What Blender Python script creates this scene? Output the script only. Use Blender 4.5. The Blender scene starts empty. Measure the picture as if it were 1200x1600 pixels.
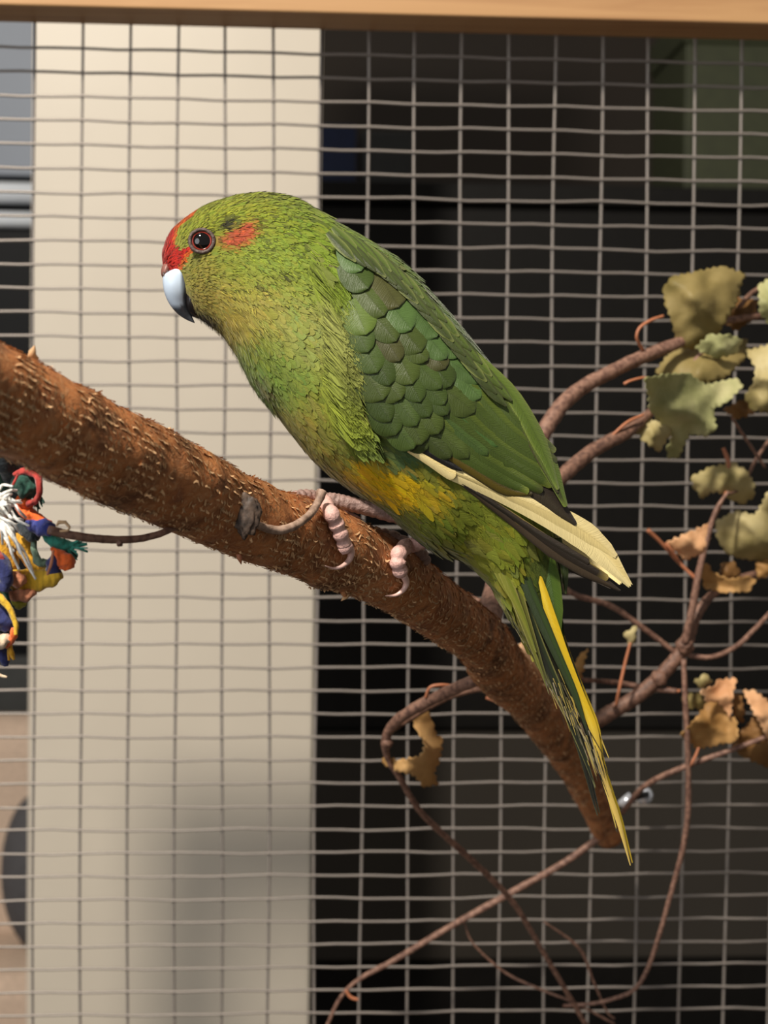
import bpy, bmesh, math, random
import numpy as np
from mathutils import Vector, Matrix, noise
from mathutils.geometry import delaunay_2d_cdt
random.seed(7); rng = np.random.default_rng(7)
SC = bpy.context.scene
COL = SC.collection

# ------------------------------------------------------------------ camera
F = 2400.0                                   # focal length in pixels of the 1200 x 1600 frame
PITCH, ROLL, YAW = -0.0385841, 0.0093385, 0.0540160
CAMZ = 1.20
fwd = Vector((math.sin(YAW)*math.cos(PITCH), math.cos(YAW)*math.cos(PITCH), math.sin(PITCH)))
r0 = Vector((math.cos(YAW), -math.sin(YAW), 0)); u0 = r0.cross(fwd)
RIGHT = r0*math.cos(ROLL) + u0*math.sin(ROLL)
UP = -r0*math.sin(ROLL) + u0*math.cos(ROLL)
CAMP = Vector((0, 0, CAMZ))
cam = bpy.data.cameras.new('camera'); camo = bpy.data.objects.new('camera', cam); COL.objects.link(camo)
camo.matrix_world = Matrix(((RIGHT.x, UP.x, -fwd.x, CAMP.x), (RIGHT.y, UP.y, -fwd.y, CAMP.y), (RIGHT.z, UP.z, -fwd.z, CAMP.z), (0, 0, 0, 1)))
cam.sensor_fit = 'HORIZONTAL'; cam.sensor_width = 36; cam.lens = 36*F/1200
cam.clip_start = 0.01
cam.dof.use_dof = True; cam.dof.focus_distance = 0.492; cam.dof.aperture_fstop = 22
SC.camera = camo

# ------------------------------------------------------------------ light
w = bpy.data.worlds.new('world'); SC.world = w; w.use_nodes = True
bg = w.node_tree.nodes['Background']; bg.inputs[0].default_value = (1.0, 0.95, 0.88, 1); bg.inputs[1].default_value = 0.22
def area(name, loc, target, size, power, color):
    l = bpy.data.lights.new(name, 'AREA'); l.shape = 'DISK'; l.size = size; l.energy = power; l.color = color
    o = bpy.data.objects.new(name, l); COL.objects.link(o); o.location = loc
    o.rotation_euler = (Vector(target) - Vector(loc)).to_track_quat('-Z', 'Y').to_euler()
    return o
area('ceiling_lamp', (-0.55, -0.30, 2.42), (0.0, 0.6, 1.15), 0.16, 42, (1.0, 0.92, 0.80))
area('window_daylight', (-1.5, -0.9, 1.5), (0.0, 0.6, 1.15), 1.5, 17, (0.94, 0.97, 1.0))
SC.view_settings.view_transform = 'Standard'; SC.view_settings.look = 'None'
SC.view_settings.exposure = 0.0; SC.view_settings.gamma = 1.0; SC.view_settings.use_curve_mapping = False

# ------------------------------------------------------------------ helpers
def lin(c):
    return tuple(((v/255)/12.92 if v/255 <= 0.04045 else ((v/255+0.055)/1.055)**2.4) for v in c)
def P(x, y, d):                              # a point d centimetres in front of the camera
    d = d/100.0
    return CAMP + fwd*d + RIGHT*((x-600)/F*d) + UP*((800-y)/F*d)
def tag(o, label=None, cat=None, kind=None, group=None):
    if label: o['label'] = label
    if cat: o['category'] = cat
    if kind: o['kind'] = kind
    if group: o['group'] = group
    return o
def empty(name, loc, rot=None):
    o = bpy.data.objects.new(name, None); COL.objects.link(o); o.empty_display_size = 0.02
    if rot is not None: o.matrix_world = Matrix.Translation(loc) @ rot.to_4x4()
    else: o.location = loc
    return o
def mesh_obj(name, verts, faces, mat, parent=None, smooth=True, cols=None, fuv=None, origin=None):
    me = bpy.data.meshes.new(name)
    if origin is not None: verts = [Vector(v)-Vector(origin) for v in verts]
    me.from_pydata([tuple(v) for v in verts], [], [tuple(f) for f in faces]); me.update()
    if smooth: me.polygons.foreach_set('use_smooth', [True]*len(me.polygons))
    if cols is not None:
        a = me.attributes.new('Col', 'FLOAT_COLOR', 'POINT')
        arr = np.ones((len(verts), 4), np.float32); arr[:, :3] = np.array(cols, np.float32); a.data.foreach_set('color', arr.ravel())
    if fuv is not None:
        a = me.attributes.new('fuv', 'FLOAT_VECTOR', 'POINT'); a.data.foreach_set('vector', np.array(fuv, np.float32).ravel())
    me.materials.append(mat)
    o = bpy.data.objects.new(name, me); COL.objects.link(o)
    if parent is not None: o.parent = parent
    elif origin is not None: o.location = origin
    return o
class NT:
    def __init__(s, name):
        s.m = bpy.data.materials.new(name); s.m.use_nodes = True; s.t = s.m.node_tree
        s.b = s.t.nodes['Principled BSDF']
    def n(s, typ, **kw):
        nd = s.t.nodes.new(typ)
        for k, v in kw.items(): setattr(nd, k, v)
        return nd
    def l(s, a, b): s.t.links.new(a, b)
    def set(s, **kw):
        for k, v in kw.items():
            i = s.b.inputs[k.replace('_', ' ')]
            i.default_value = (*v, 1) if isinstance(v, tuple) and len(v) == 3 else v
    def coord(s, kind='Object'): return s.n('ShaderNodeTexCoord').outputs[kind]
    def noise(s, vec, scale, detail=4, rough=0.55, dist=0):
        nd = s.n('ShaderNodeTexNoise'); nd.inputs['Scale'].default_value = scale; nd.inputs['Detail'].default_value = detail
        nd.inputs['Roughness'].default_value = rough; nd.inputs['Distortion'].default_value = dist
        if vec is not None: s.l(vec, nd.inputs['Vector'])
        return nd.outputs['Fac']
    def ramp(s, fac, stops):
        nd = s.n('ShaderNodeValToRGB'); s.l(fac, nd.inputs[0]); e = nd.color_ramp.elements
        while len(e) < len(stops): e.new(0.5)
        for k, (p, c) in enumerate(stops): e[k].position = p; e[k].color = (*c, 1)
        return nd.outputs[0]
    def bump(s, h, strength=0.3, dist=0.001):
        nd = s.n('ShaderNodeBump'); nd.inputs['Strength'].default_value = strength; nd.inputs['Distance'].default_value = dist
        s.l(h, nd.inputs['Height']); s.l(nd.outputs[0], s.b.inputs['Normal'])
    def math(s, op, a, b=None):
        nd = s.n('ShaderNodeMath', operation=op)
        for k, v in ((0, a), (1, b)):
            if v is None: continue
            if isinstance(v, (int, float)): nd.inputs[k].default_value = v
            else: s.l(v, nd.inputs[k])
        return nd.outputs[0]
    def mix(s, fac, a, b, blend='MIX'):
        nd = s.n('ShaderNodeMix', data_type='RGBA', blend_type=blend)
        for k, v in ((0, fac), (6, a), (7, b)):
            if isinstance(v, (int, float)): nd.inputs[k].default_value = v
            elif isinstance(v, tuple): nd.inputs[k].default_value = (*v, 1)
            else: s.l(v, nd.inputs[k])
        return nd.outputs[2]
def plain(name, c, rough=0.5, metal=0.0, spec=0.5, var=0.15, scale=60.0, bump=0.0, **kw):
    t = NT(name); f = t.noise(t.coord(), scale, 5)
    c = lin(c); lo = tuple(v*(1-var) for v in c); hi = tuple(min(1, v*(1+var)) for v in c)
    t.l(t.ramp(f, [(0.3, lo), (0.7, hi)]), t.b.inputs['Base Color'])
    t.set(Roughness=rough, Metallic=metal, **{'Specular_IOR_Level': spec}, **kw)
    if bump: t.bump(f, bump, 0.002)
    return t.m
def catmull(pts, n):                         # resample control rows (any dimension) with a Catmull-Rom spline
    p = np.array(pts, float); p = np.vstack([2*p[0]-p[1], p, 2*p[-1]-p[-2]]); out = []
    k = len(p)-3
    for i in range(n):
        s = i/(n-1)*k; j = min(int(s), k-1); t = s-j
        a, b, c, d = p[j], p[j+1], p[j+2], p[j+3]
        out.append(0.5*(2*b + (c-a)*t + (2*a-5*b+4*c-d)*t*t + (3*b-a-3*c+d)*t**3))
    return np.array(out)
def tube(path, radii, seg=10, jitter=0.0, nscale=1.0, cap=True):
    """verts/faces of a tube around a list of points"""
    path = [Vector(p) for p in path]; V, Fc = [], []
    nrm = None
    for i, p in enumerate(path):
        d = (path[min(i+1, len(path)-1)] - path[max(i-1, 0)]).normalized()
        if nrm is None:
            nrm = d.orthogonal().normalized()
        nrm = (nrm - d*nrm.dot(d)).normalized(); bi = d.cross(nrm)
        for k in range(seg):
            a = 2*math.pi*k/seg; v = nrm*math.cos(a) + bi*math.sin(a); r = radii[i]
            q = p + v*r
            if jitter: q += v*r*jitter*(noise.noise(q*nscale)+0.5*noise.noise(q*nscale*2.7))
            V.append(q)
    for i in range(len(path)-1):
        for k in range(seg):
            k2 = (k+1) % seg
            Fc.append((i*seg+k, i*seg+k2, (i+1)*seg+k2, (i+1)*seg+k))
    if cap:
        Fc.append(tuple(reversed(range(seg)))); Fc.append(tuple((len(path)-1)*seg+k for k in range(seg)))
    return V, Fc
def join(parts):
    V, Fc = [], []
    for v, f in parts:
        o = len(V); V += list(v); Fc += [tuple(i+o for i in g) for g in f]
    return V, Fc
def box(x0, x1, y0, y1, z0, z1, bev=0.0):
    bm = bmesh.new(); bmesh.ops.create_cube(bm, size=1)
    for v in bm.verts:
        v.co = Vector((x0 if v.co.x < 0 else x1, y0 if v.co.y < 0 else y1, z0 if v.co.z < 0 else z1))
    if bev: bmesh.ops.bevel(bm, geom=bm.edges[:], offset=bev, segments=3, affect='EDGES', profile=0.5)
    bm.normal_update(); V = [v.co.copy() for v in bm.verts]; Fc = [[v.index for v in f.verts] for f in bm.faces]
    bm.free(); return V, Fc

# ------------------------------------------------------------------ materials
def wood_mat():
    t = NT('pine_wood'); c = t.coord(); mp = t.n('ShaderNodeMapping'); t.l(c, mp.inputs[0]); mp.inputs['Scale'].default_value = (3, 90, 90)
    f = t.noise(mp.outputs[0], 1.6, 6, 0.6, 0.6)
    t.l(t.ramp(f, [(0.25, lin((156, 112, 72))), (0.55, lin((182, 140, 95))), (0.8, lin((168, 126, 82)))]), t.b.inputs['Base Color'])
    t.set(Roughness=0.6); t.bump(f, 0.15, 0.001); return t.m
def bark_mat():
    t = NT('birch_bark'); c = t.coord()
    f = t.noise(c, 55, 8, 0.65, 0.4); g = t.noise(c, 380, 5, 0.6, 1.5)
    base = t.ramp(f, [(0.28, lin((60, 38, 26))), (0.42, lin((124, 78, 48))), (0.55, lin((182, 118, 70))), (0.66, lin((148, 90, 54))), (0.8, lin((104, 82, 68)))])
    spots = t.ramp(g, [(0.5, (0, 0, 0)), (0.62, (1, 1, 1))])
    col = t.mix(t.math('MULTIPLY', spots, 0.5), base, lin((188, 142, 100)))
    t.l(col, t.b.inputs['Base Color']); t.set(Roughness=0.62, Specular_IOR_Level=0.35)
    t.bump(t.math('ADD', f, t.math('MULTIPLY', g, 0.6)), 0.55, 0.0015); return t.m
def twig_mat(name, c1, c2):
    t = NT(name); c = t.coord(); f = t.noise(c, 420, 6, 0.6)
    t.l(t.ramp(f, [(0.35, lin(c1)), (0.62, lin(c2))]), t.b.inputs['Base Color']); t.set(Roughness=0.6)
    t.bump(f, 0.4, 0.0006); return t.m
def leaf_mat(name, c1, c2, c3):
    t = NT(name); c = t.coord(); f = t.noise(c, 38, 5, 0.6); g = t.noise(c, 300, 4)
    col = t.ramp(f, [(0.3, lin(c1)), (0.5, lin(c2)), (0.72, lin(c3))])
    t.l(col, t.b.inputs['Base Color']); t.set(Roughness=0.55, Specular_IOR_Level=0.3, Transmission_Weight=0.0)
    t.b.inputs['Subsurface Weight'].default_value = 0.0
    t.bump(t.math('ADD', f, t.math('MULTIPLY', g, 0.3)), 0.35, 0.0012)
    tr = t.n('ShaderNodeBsdfTranslucent'); t.l(col, tr.inputs[0]); ms = t.n('ShaderNodeMixShader'); ms.inputs[0].default_value = 0.28
    t.l(t.b.outputs[0], ms.inputs[1]); t.l(tr.outputs[0], ms.inputs[2]); t.l(ms.outputs[0], t.t.nodes['Material Output'].inputs[0]); return t.m
def feather_mat(name, rough, amp, shaft, sheen, freq, spec=0.3):
    t = NT(name); a = t.n('ShaderNodeAttribute', attribute_name='Col'); b = t.n('ShaderNodeAttribute', attribute_name='fuv')
    sp = t.n('ShaderNodeSeparateXYZ'); t.l(b.outputs['Vector'], sp.inputs[0])
    au = t.math('ABSOLUTE', sp.outputs[0])
    barb = t.math('MULTIPLY', t.math('SUBTRACT', sp.outputs[1], t.math('MULTIPLY', au, 14.0)), freq)
    cb = t.n('ShaderNodeCombineXYZ'); t.l(barb, cb.inputs[0]); t.l(t.math('MULTIPLY', sp.outputs[0], 0.7), cb.inputs[1]); t.l(t.math('MULTIPLY', sp.outputs[2], 77.0), cb.inputs[2])
    f = t.noise(cb.outputs[0], 1.0, 3, 0.6)
    k = t.math('ADD', t.math('MULTIPLY', f, 2*amp), 1-amp)
    if shaft:
        s = t.math('LESS_THAN', au, 0.045); k = t.math('MULTIPLY', k, t.math('SUBTRACT', 1.0, t.math('MULTIPLY', s, shaft)))
    cc = t.n('ShaderNodeCombineXYZ')
    for i in range(3): t.l(k, cc.inputs[i])
    col = t.mix(1.0, a.outputs['Color'], cc.outputs[0], 'MULTIPLY')
    t.l(col, t.b.inputs['Base Color'])
    t.set(Roughness=rough, Specular_IOR_Level=spec); t.b.inputs['Sheen Weight'].default_value = sheen; t.b.inputs['Sheen Roughness'].default_value = 0.4
    t.bump(f, 0.5, 0.0004); return t.m
def wire_mat():
    t = NT('galvanised_wire'); f = t.noise(t.coord('Generated'), 30, 4)
    t.l(t.ramp(f, [(0.3, lin((122, 115, 109))), (0.7, lin((162, 153, 146)))]), t.b.inputs['Base Color'])
    t.set(Roughness=0.4, Metallic=0.35); return t.m
M = dict(
    pine=wood_mat(), bark=bark_mat(), wire=wire_mat(),
    twig=twig_mat('twig_bark', (84, 58, 48), (140, 104, 86)), twig_red=twig_mat('fresh_twig_bark', (92, 62, 52), (150, 114, 96)),
    knot=twig_mat('knot_bark', (48, 38, 32), (92, 74, 62)), twig_grey=twig_mat('grey_twig_bark', (116, 92, 78), (176, 148, 130)), petiole=plain('petiole', (180, 114, 80), 0.5), flake=plain('bark_flake', (208, 166, 122), 0.7, var=0.5, scale=300),
    cut=plain('cut_wood', (196, 160, 120), 0.7),
    cream=plain('cream_paint', (215, 204, 187), 0.42, var=0.03, scale=8),
    black=plain('black_laminate', (22, 20, 18), 0.5, spec=0.2), haze_grey=plain('painted_haze_grey', (64, 59, 53), 0.6, spec=0.2, var=0.08, scale=3),
    olive=plain('olive_card', (58, 62, 38), 0.6), navy=plain('navy_card', (14, 30, 66), 0.6), slate=plain('slate_card', (48, 48, 46), 0.6),
    brown=plain('brown_wallpaper', (52, 42, 32), 0.7, scale=2), floor=plain('grey_floor', (70, 64, 58), 0.5, scale=4),
    steel=plain('brushed_steel', (112, 118, 128), 0.5, metal=0.3, var=0.05, scale=5), chrome=plain('chrome', (235, 240, 250), 0.22, metal=0.55, var=0.02), bar_glint=plain('painted_bar_reflection', (240, 246, 255), 0.2, var=0.02),
    glassb=plain('black_glass', (7, 7, 9), 0.5, spec=0.15), beige=plain('beige_upholstery', (196, 172, 152), 0.85, bump=0.2, scale=200),
    dgrey=plain('dark_grey_cloth', (74, 72, 74), 0.85, bump=0.2, scale=200),
    plum=feather_mat('body_plumage', 0.62, 0.34, 0.0, 0.25, 0.45, 0.2), quill=feather_mat('wing_feather', 0.42, 0.16, 0.12, 0.15, 0.8, 0.35),
    skin=plain('body_skin', (70, 74, 26), 0.8), eye=plain('black_eyeball', (7, 5, 5), 0.03, spec=0.7), iris=plain('red_iris', (130, 44, 32), 0.15),
    lid=plain('grey_eyelid', (84, 68, 62), 0.5, bump=0.4, scale=900), horn=plain('black_horn', (34, 30, 30), 0.25, spec=0.5),
    cere=plain('brown_cere', (132, 88, 78), 0.45), toe=plain('pink_toe_skin', (222, 178, 168), 0.5, bump=0.4, scale=700, var=0.12),
    claw=plain('pale_pink_claw', (226, 184, 172), 0.25), tarsus=plain('grey_tarsus_scales', (150, 122, 114), 0.5, var=0.3, scale=500, bump=0.5),
)
def beak_mat():
    t = NT('blue_grey_beak'); a = t.n('ShaderNodeAttribute', attribute_name='Col'); f = t.noise(t.coord(), 500, 4)
    t.l(t.mix(t.math('MULTIPLY', f, 0.25), a.outputs['Color'], lin((168, 182, 200))), t.b.inputs['Base Color']); t.set(Roughness=0.3, Specular_IOR_Level=0.5); return t.m
M['beak'] = beak_mat()

# ------------------------------------------------------------------ setting: room beyond the cage
floor = mesh_obj('floor', *box(-4, 4, -2.5, 4.2, -0.1, 0.0), M['floor'], smooth=False); tag(floor, 'dark grey floor of the room', kind='structure')
wb = mesh_obj('wall_back', *box(-4, 4, 4.0, 4.2, 0.0, 2.7), M['brown'], smooth=False); tag(wb, 'dim brown wall behind the cabinet', kind='structure')

# wire mesh plane and timber frame
MY, GX0, GZ0 = 0.833072, -0.143446, CAMZ + 0.2130876
WR = 0.00075
wm = empty('wire_mesh_panel', (0, MY, 0.02)); tag(wm, 'galvanised welded wire mesh with small oblong openings behind the bird', 'wire mesh')
def wire(pts, r):
    V, Fc = tube(pts, [r]*len(pts), 6); mesh_obj('wire', [Vector(v)-Vector((0, MY, 0.02)) for v in V], Fc, M['wire'], wm)
X0, X1 = -0.2705, 0.4153
BEAMZ = GZ0 + 0.0127
ZB = GZ0 - 0.0127*47
for i in range(0, 47):
    z = GZ0 - 0.0127*i; ph = random.random()*9; am = 0.0006*random.random()
    wire([(X0+(X1-X0)*k/40, MY-0.0006, z + am*math.sin(ph+k*0.9) + 0.0003*math.sin(ph*3+k*2.1)) for k in range(41)], WR)
for j in range(-5, 23):
    x = GX0 + 0.0254*j; ph = random.random()*9
    wire([(x + 0.0006*math.sin(ph+k*0.3), MY+0.0006, BEAMZ+0.03+(ZB-BEAMZ-0.03)*k/40) for k in range(41)], WR*1.05)
cf = empty('cage_frame', (0.0725, MY, 0)); tag(cf, 'pine cage frame whose rail runs along the top of the wire mesh', 'cage frame')
def cfp(name, b): return mesh_obj(name, [Vector(v)-Vector((0.0725, MY, 0)) for v in b[0]], b[1], M['pine'], cf, smooth=False)
cfp('top_rail', box(X0-0.045, X1+0.045, MY-0.033, MY-0.0006, BEAMZ, BEAMZ+0.058, 0.0012))
cfp('post', box(X0-0.045, X0, MY-0.033, MY-0.0006, 0, BEAMZ, 0.0012)); cfp('post', box(X1, X1+0.045, MY-0.033, MY-0.0006, 0, BEAMZ, 0.0012))
cfp('bottom_rail', box(X0, X1, MY-0.033, MY-0.0006, ZB-0.05, ZB+0.004, 0.0012))

# cream board behind the mesh
def pxw(x, y, Y):                            # world point of a pixel on the vertical plane y = Y
    d = fwd + RIGHT*((x-600)/F) + UP*((800-y)/F); return CAMP + d*(Y/d.y)
BY = 1.60
pl, pr = pxw(47, 800, BY), pxw(494, 800, BY)
cx = (pl.x+pr.x)/2; hw = (pr.x-pl.x)/2
bo = mesh_obj('cream_panel', *box(-hw, hw, 0, 0.035, -1.2, 1.1, 0.002), M['cream'], smooth=False)
bo.location = (cx, BY, CAMZ); bo.rotation_euler = (0, math.radians(0.35), 0)
tag(bo, 'tall cream painted panel standing behind the wire mesh', 'panel')

# dark cabinet with things on it
CY = 2.25
top = pxw(800, 288, CY).z
cl, cr = pxw(380, 800, CY).x, 1.1
cab = empty('cabinet', (0.4, CY, 0)); tag(cab, 'black cabinet with grey haze painted as a band on its front in the dark beyond the mesh', 'cabinet')
def cp(name, b, m): return mesh_obj(name, [Vector(v)-Vector((0.4, CY, 0)) for v in b[0]], b[1], m, cab, smooth=False)
cp('body', box(cl, cr, CY+0.02, CY+0.5, 0.0, top-0.03), M['black']); cp('cabinet_top', box(cl-0.02, cr+0.02, CY-0.01, CY+0.5, top-0.03, top, 0.004), M['black'])
cp('door', box(cl+0.01, cr-0.01, CY, CY+0.02, pxw(800, 1140, CY).z, top-0.035, 0.004), M['black'])
cp('haze_band', box(cl+0.01, cr-0.01, CY, CY+0.02, pxw(800, 1500, CY).z, pxw(800, 1145, CY).z, 0.004), M['haze_grey'])  # added front; its grey stands in for the haze across this band
cp('plinth', box(cl+0.01, cr-0.01, CY+0.004, CY+0.02, 0.02, pxw(800, 1506, CY).z, 0.004), M['black'])
a, b = pxw(1068, 290, CY+0.03), pxw(1330, 40, CY+0.03)
gb = empty('storage_box', (a.x+0.1, CY+0.1, top)); tag(gb, 'olive green box standing on the black cabinet', 'box')
for nm, bb in (('box_body', box(a.x, b.x, CY+0.03, CY+0.25, top, b.z-0.03, 0.004)), ('lid', box(a.x-0.004, b.x+0.004, CY+0.026, CY+0.254, b.z-0.03, b.z+0.02, 0.004))):
    mesh_obj(nm, [Vector(v)-gb.location for v in bb[0]], bb[1], M['olive'], gb, smooth=False)
a, b = pxw(440, 272, CY+0.05), pxw(557, 195, CY+0.05)
fo = mesh_obj('folder', *box(a.x, b.x, CY+0.05, CY+0.2, top, b.z, 0.003), M['navy'], smooth=False, origin=(b.x, CY+0.1, top)); tag(fo, 'dark blue folder lying on the black cabinet behind the cream panel', 'folder')
a, b = pxw(560, 285, CY+0.06), pxw(645, 205, CY+0.06)
so = mesh_obj('carton', *box(a.x+0.004, b.x, CY+0.06, CY+0.2, top, b.z, 0.003), M['slate'], smooth=False, origin=(b.x, CY+0.1, top)); tag(so, 'small slate grey carton beside the blue folder', 'carton')

# steel appliance glimpsed left of the panel
AY = 2.05
ax0, ax1 = pxw(-420, 800, AY).x, pxw(130, 800, AY).x
ap = empty('oven', ((ax0+ax1)/2, AY, 0)); tag(ap, 'steel oven with pale bars and black glass front beside the cream panel', 'oven')
def app(name, b, m, sm=False): return mesh_obj(name, [Vector(v)-ap.location for v in b[0]], b[1], m, ap, smooth=sm)
zt = pxw(30, -60, AY).z; zs = pxw(30, 275, AY).z; zg = pxw(30, 356, AY).z; zb = pxw(30, 720, AY).z
app('body', box(ax0, ax1, AY+0.02, AY+0.5, 0.0, zt), M['black']); app('control_panel', box(ax0, ax1, AY, AY+0.02, zs, zt, 0.002), M['steel'])
app('door_glass', box(ax0, ax1, AY+0.004, AY+0.02, zb-0.25, zg-0.002, 0.002), M['glassb']); app('lower_front', box(ax0, ax1, AY+0.004, AY+0.02, 0.02, zb-0.26, 0.002), M['slate'])
for (ya, yb) in ((284, 318), (330, 356)):
    z1, z2 = pxw(30, ya, AY).z, pxw(30, yb, AY).z; r = (z1-z2)/2
    app('handle_bar', tube([(ax0, AY+0.004, (z1+z2)/2), (ax1, AY+0.004, (z1+z2)/2)], [r, r], 20), M['bar_glint'], True)  # white colour stands in for the window's bright reflection on these chrome bars

# beige tub chair and dark cushion low on the left
CHY = 1.72
c0 = pxw(-40, 1500, CHY)
ch = empty('tub_chair', (c0.x, CHY+0.2, 0)); tag(ch, 'beige upholstered tub chair low behind the mesh beside the cream panel', 'chair')
def chp(name, b, m, sm=True): return mesh_obj(name, [Vector(v)-ch.location for v in b[0]], b[1], m, ch, smooth=sm)
zz = pxw(0, 1160, CHY).z; zq = pxw(0, 1500, CHY).z
xr = pxw(60, 1300, CHY).x
chp('backrest', box(c0.x-0.22, xr, CHY+0.14, CHY+0.24, 0.30, zz, 0.045), M['beige'])
chp('seat', box(c0.x-0.22, xr+0.02, CHY-0.02, CHY+0.24, 0.30, zq-0.012, 0.03), M['beige'])
for dx in (-0.2, 0.07):
    for dy in (0.02, 0.2): chp('leg', tube([(c0.x+dx, CHY+dy, 0), (c0.x+dx, CHY+dy, 0.305)], [0.012, 0.016], 10), M['black'])
cc0 = pxw(62, 1360, CHY+0.075)
bm = bmesh.new(); bmesh.ops.create_uvsphere(bm, u_segments=28, v_segments=18, radius=1)
for v in bm.verts: v.co = Vector((v.co.x*0.044, v.co.y*0.05, v.co.z*(cc0.z-zq+0.0115)))
cu = mesh_obj('cushion', [v.co.copy() for v in bm.verts], [[v.index for v in f.verts] for f in bm.faces], M['dgrey']); bm.free()
cu.location = cc0; tag(cu, 'dark grey oval cushion propped on the beige chair', 'cushion')

# ------------------------------------------------------------------ the perch: birch branch with twigs and dry leaves
BR = empty('perch_branch', P(952, 1300, 82)); BRL = BR.location.copy()
tag(BR, 'thick brown birch branch with twigs and dry leaves that the parakeet perches on', 'branch')
def bro(name, V, Fc, m, parent=BR, smooth=True): return mesh_obj(name, [Vector(v)-BRL for v in V], Fc, m, parent, smooth=smooth)
limb_px = [(-160, 545, 168, 36.6), (-60, 594, 164, 38.4), (0, 624, 160, 39.5), (100, 675, 154, 41.2), (200, 724, 149, 43.2), (300, 770, 134, 45.4), (400, 817, 120, 47.8), (500, 850, 122, 50.2), (600, 893, 108, 52.4),
           (690, 955, 92, 56), (748, 997, 84, 60), (779, 1042, 80, 63.5), (824, 1092, 72, 68), (870, 1152, 62, 73), (908, 1214, 52, 77.5), (952, 1306, 46, 81.2)]
NL = 280
L = catmull(limb_px, NL)
lp = [P(r[0], r[1], r[3]) for r in L]; lr = [r[2]/2*r[3]/F/100 for r in L]
def bumpy(i):
    s = 1.0
    for (cx_, am, wd) in ((395, 0.05, 22), (780, 0.08, 22), (515, 0.07, 16), (290, 0.02, 30)):
        s += am*math.exp(-((L[i][0]-cx_)/wd)**2)
    return s
V, Fc = tube(lp, [r*bumpy(i) for i, r in enumerate(lr)], 36, 0.07, 95)
limb = bro('limb', V, Fc, M['bark']); tag(limb, 'thick reddish brown limb with flaking bark')
LIMBV = np.array([tuple(v) for v in V])
def limb_frame(i, ang):                      # a surface point and its outward normal
    i = max(0, min(NL-1, i)); k = int(ang/(2*math.pi)*36) % 36
    q = Vector(LIMBV[i*36+k]); return q, (q-lp[i]).normalized(), (lp[min(i+1, NL-1)]-lp[max(i-1, 0)]).normalized()
parts = []
for n in range(12000):                        # curled bark flakes
    i = int(rng.uniform(8, NL-14)); q, nn, ax = limb_frame(i, rng.uniform(0, 2*math.pi))
    if nn.dot(fwd) > 0.35 and rng.random() < 0.7: continue
    px = L[i][0]; k = 0.5*(1+noise.noise(q*130)); 
    if k < (0.10 if px > 560 else 0.22 if px > 420 else 0.40): continue
    sd = ax.cross(nn); a = rng.normal(1.2, 0.7); d = ax*math.cos(a)+sd*math.sin(a); e = d.cross(nn)
    ln = rng.uniform(0.0009, 0.0032)*(1.0 if px > 420 else 0.75); wd = rng.uniform(0.00016, 0.00042); cv = rng.normal(0, 0.5)*ln
    q = q + ax*rng.uniform(-0.001, 0.001); vs = []
    up_ = rng.uniform(0.00008, 0.00045)*(2.2 if rng.random() < 0.12 else 1)
    for t in (0, 0.33, 0.66, 1.0):
        c = q + d*(ln*(t-0.5)) + e*(cv*(t-0.5)**2*2) + nn*(0.0001+up_*t*t) - nn*((ln*(t-0.5))**2/0.024)
        ww = wd*(0.35+0.65*math.sin(math.pi*min(1, t*0.8+0.15))); vs += [c-e*ww, c+e*ww+nn*0.00015]
    parts.append((vs, [(0, 1, 3, 2), (2, 3, 5, 4), (4, 5, 7, 6)]))
fl = bro('bark_flakes', *join(parts), M['flake'], limb); tag(fl, 'curled pale bark flakes', kind='stuff')
LPX = []
for q in LIMBV:
    v = Vector(q)-CAMP; d_ = v.dot(fwd); LPX.append((600+F*v.dot(RIGHT)/d_, 800-F*v.dot(UP)/d_, d_*100))
LPX = np.array(LPX)
def limb_front(x, y):                          # depth of the branch surface seen at a pixel
    d = (LPX[:, 0]-x)**2+(LPX[:, 1]-y)**2; m = d < 14**2
    return float(LPX[m, 2].min()) if m.any() else L[limb_at(x)][3]
def limb_at(x): return min(range(NL), key=lambda i: abs(L[i][0]-x))
# knot
kq = P(386, 806, limb_front(386, 806)+0.05)
bm = bmesh.new(); bmesh.ops.create_icosphere(bm, subdivisions=4, radius=1)
for v in bm.verts:
    n_ = 1+0.3*noise.noise(v.co*2.2)+0.14*noise.noise(v.co*7); v.co = kq + RIGHT*(v.co.x*0.0038*n_) + UP*(v.co.y*0.0062*n_) + fwd*(v.co.z*0.0013*n_)
kn = bro('knot', [v.co.copy() for v in bm.verts], [[v.index for v in f.verts] for f in bm.faces], M['knot'], limb); bm.free(); tag(kn, 'dark grey knot in the bark')
# bark chips hanging from the underside and top
def chip(x, y, dx, dy, d, m='flake'):
    d = L[limb_at(x)][3]
    pts = [P(x, y, d), P(x+dx*0.5, y+dy*0.6, d-0.1), P(x+dx, y+dy, d)]; V, Fc = tube(pts, [0.0012, 0.0009, 0.0001], 6, 0.3, 900); bro('bark_chip', V, Fc, M[m], limb)
chip(372, 858, 5, 24, 45.3, 'petiole'); chip(545, 925, -12, 14, 50.8, 'flake'); chip(535, 918, 6, 18, 50.6, 'bark'); chip(668, 905, 2, -20, 54, 'petiole'); chip(664, 902, 14, -10, 54, 'petiole')
chip(48, 560, 6, -20, 38.8); chip(55, 562, -10, -14, 38.8); chip(262, 676, 5, -8, 42.5)

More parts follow.
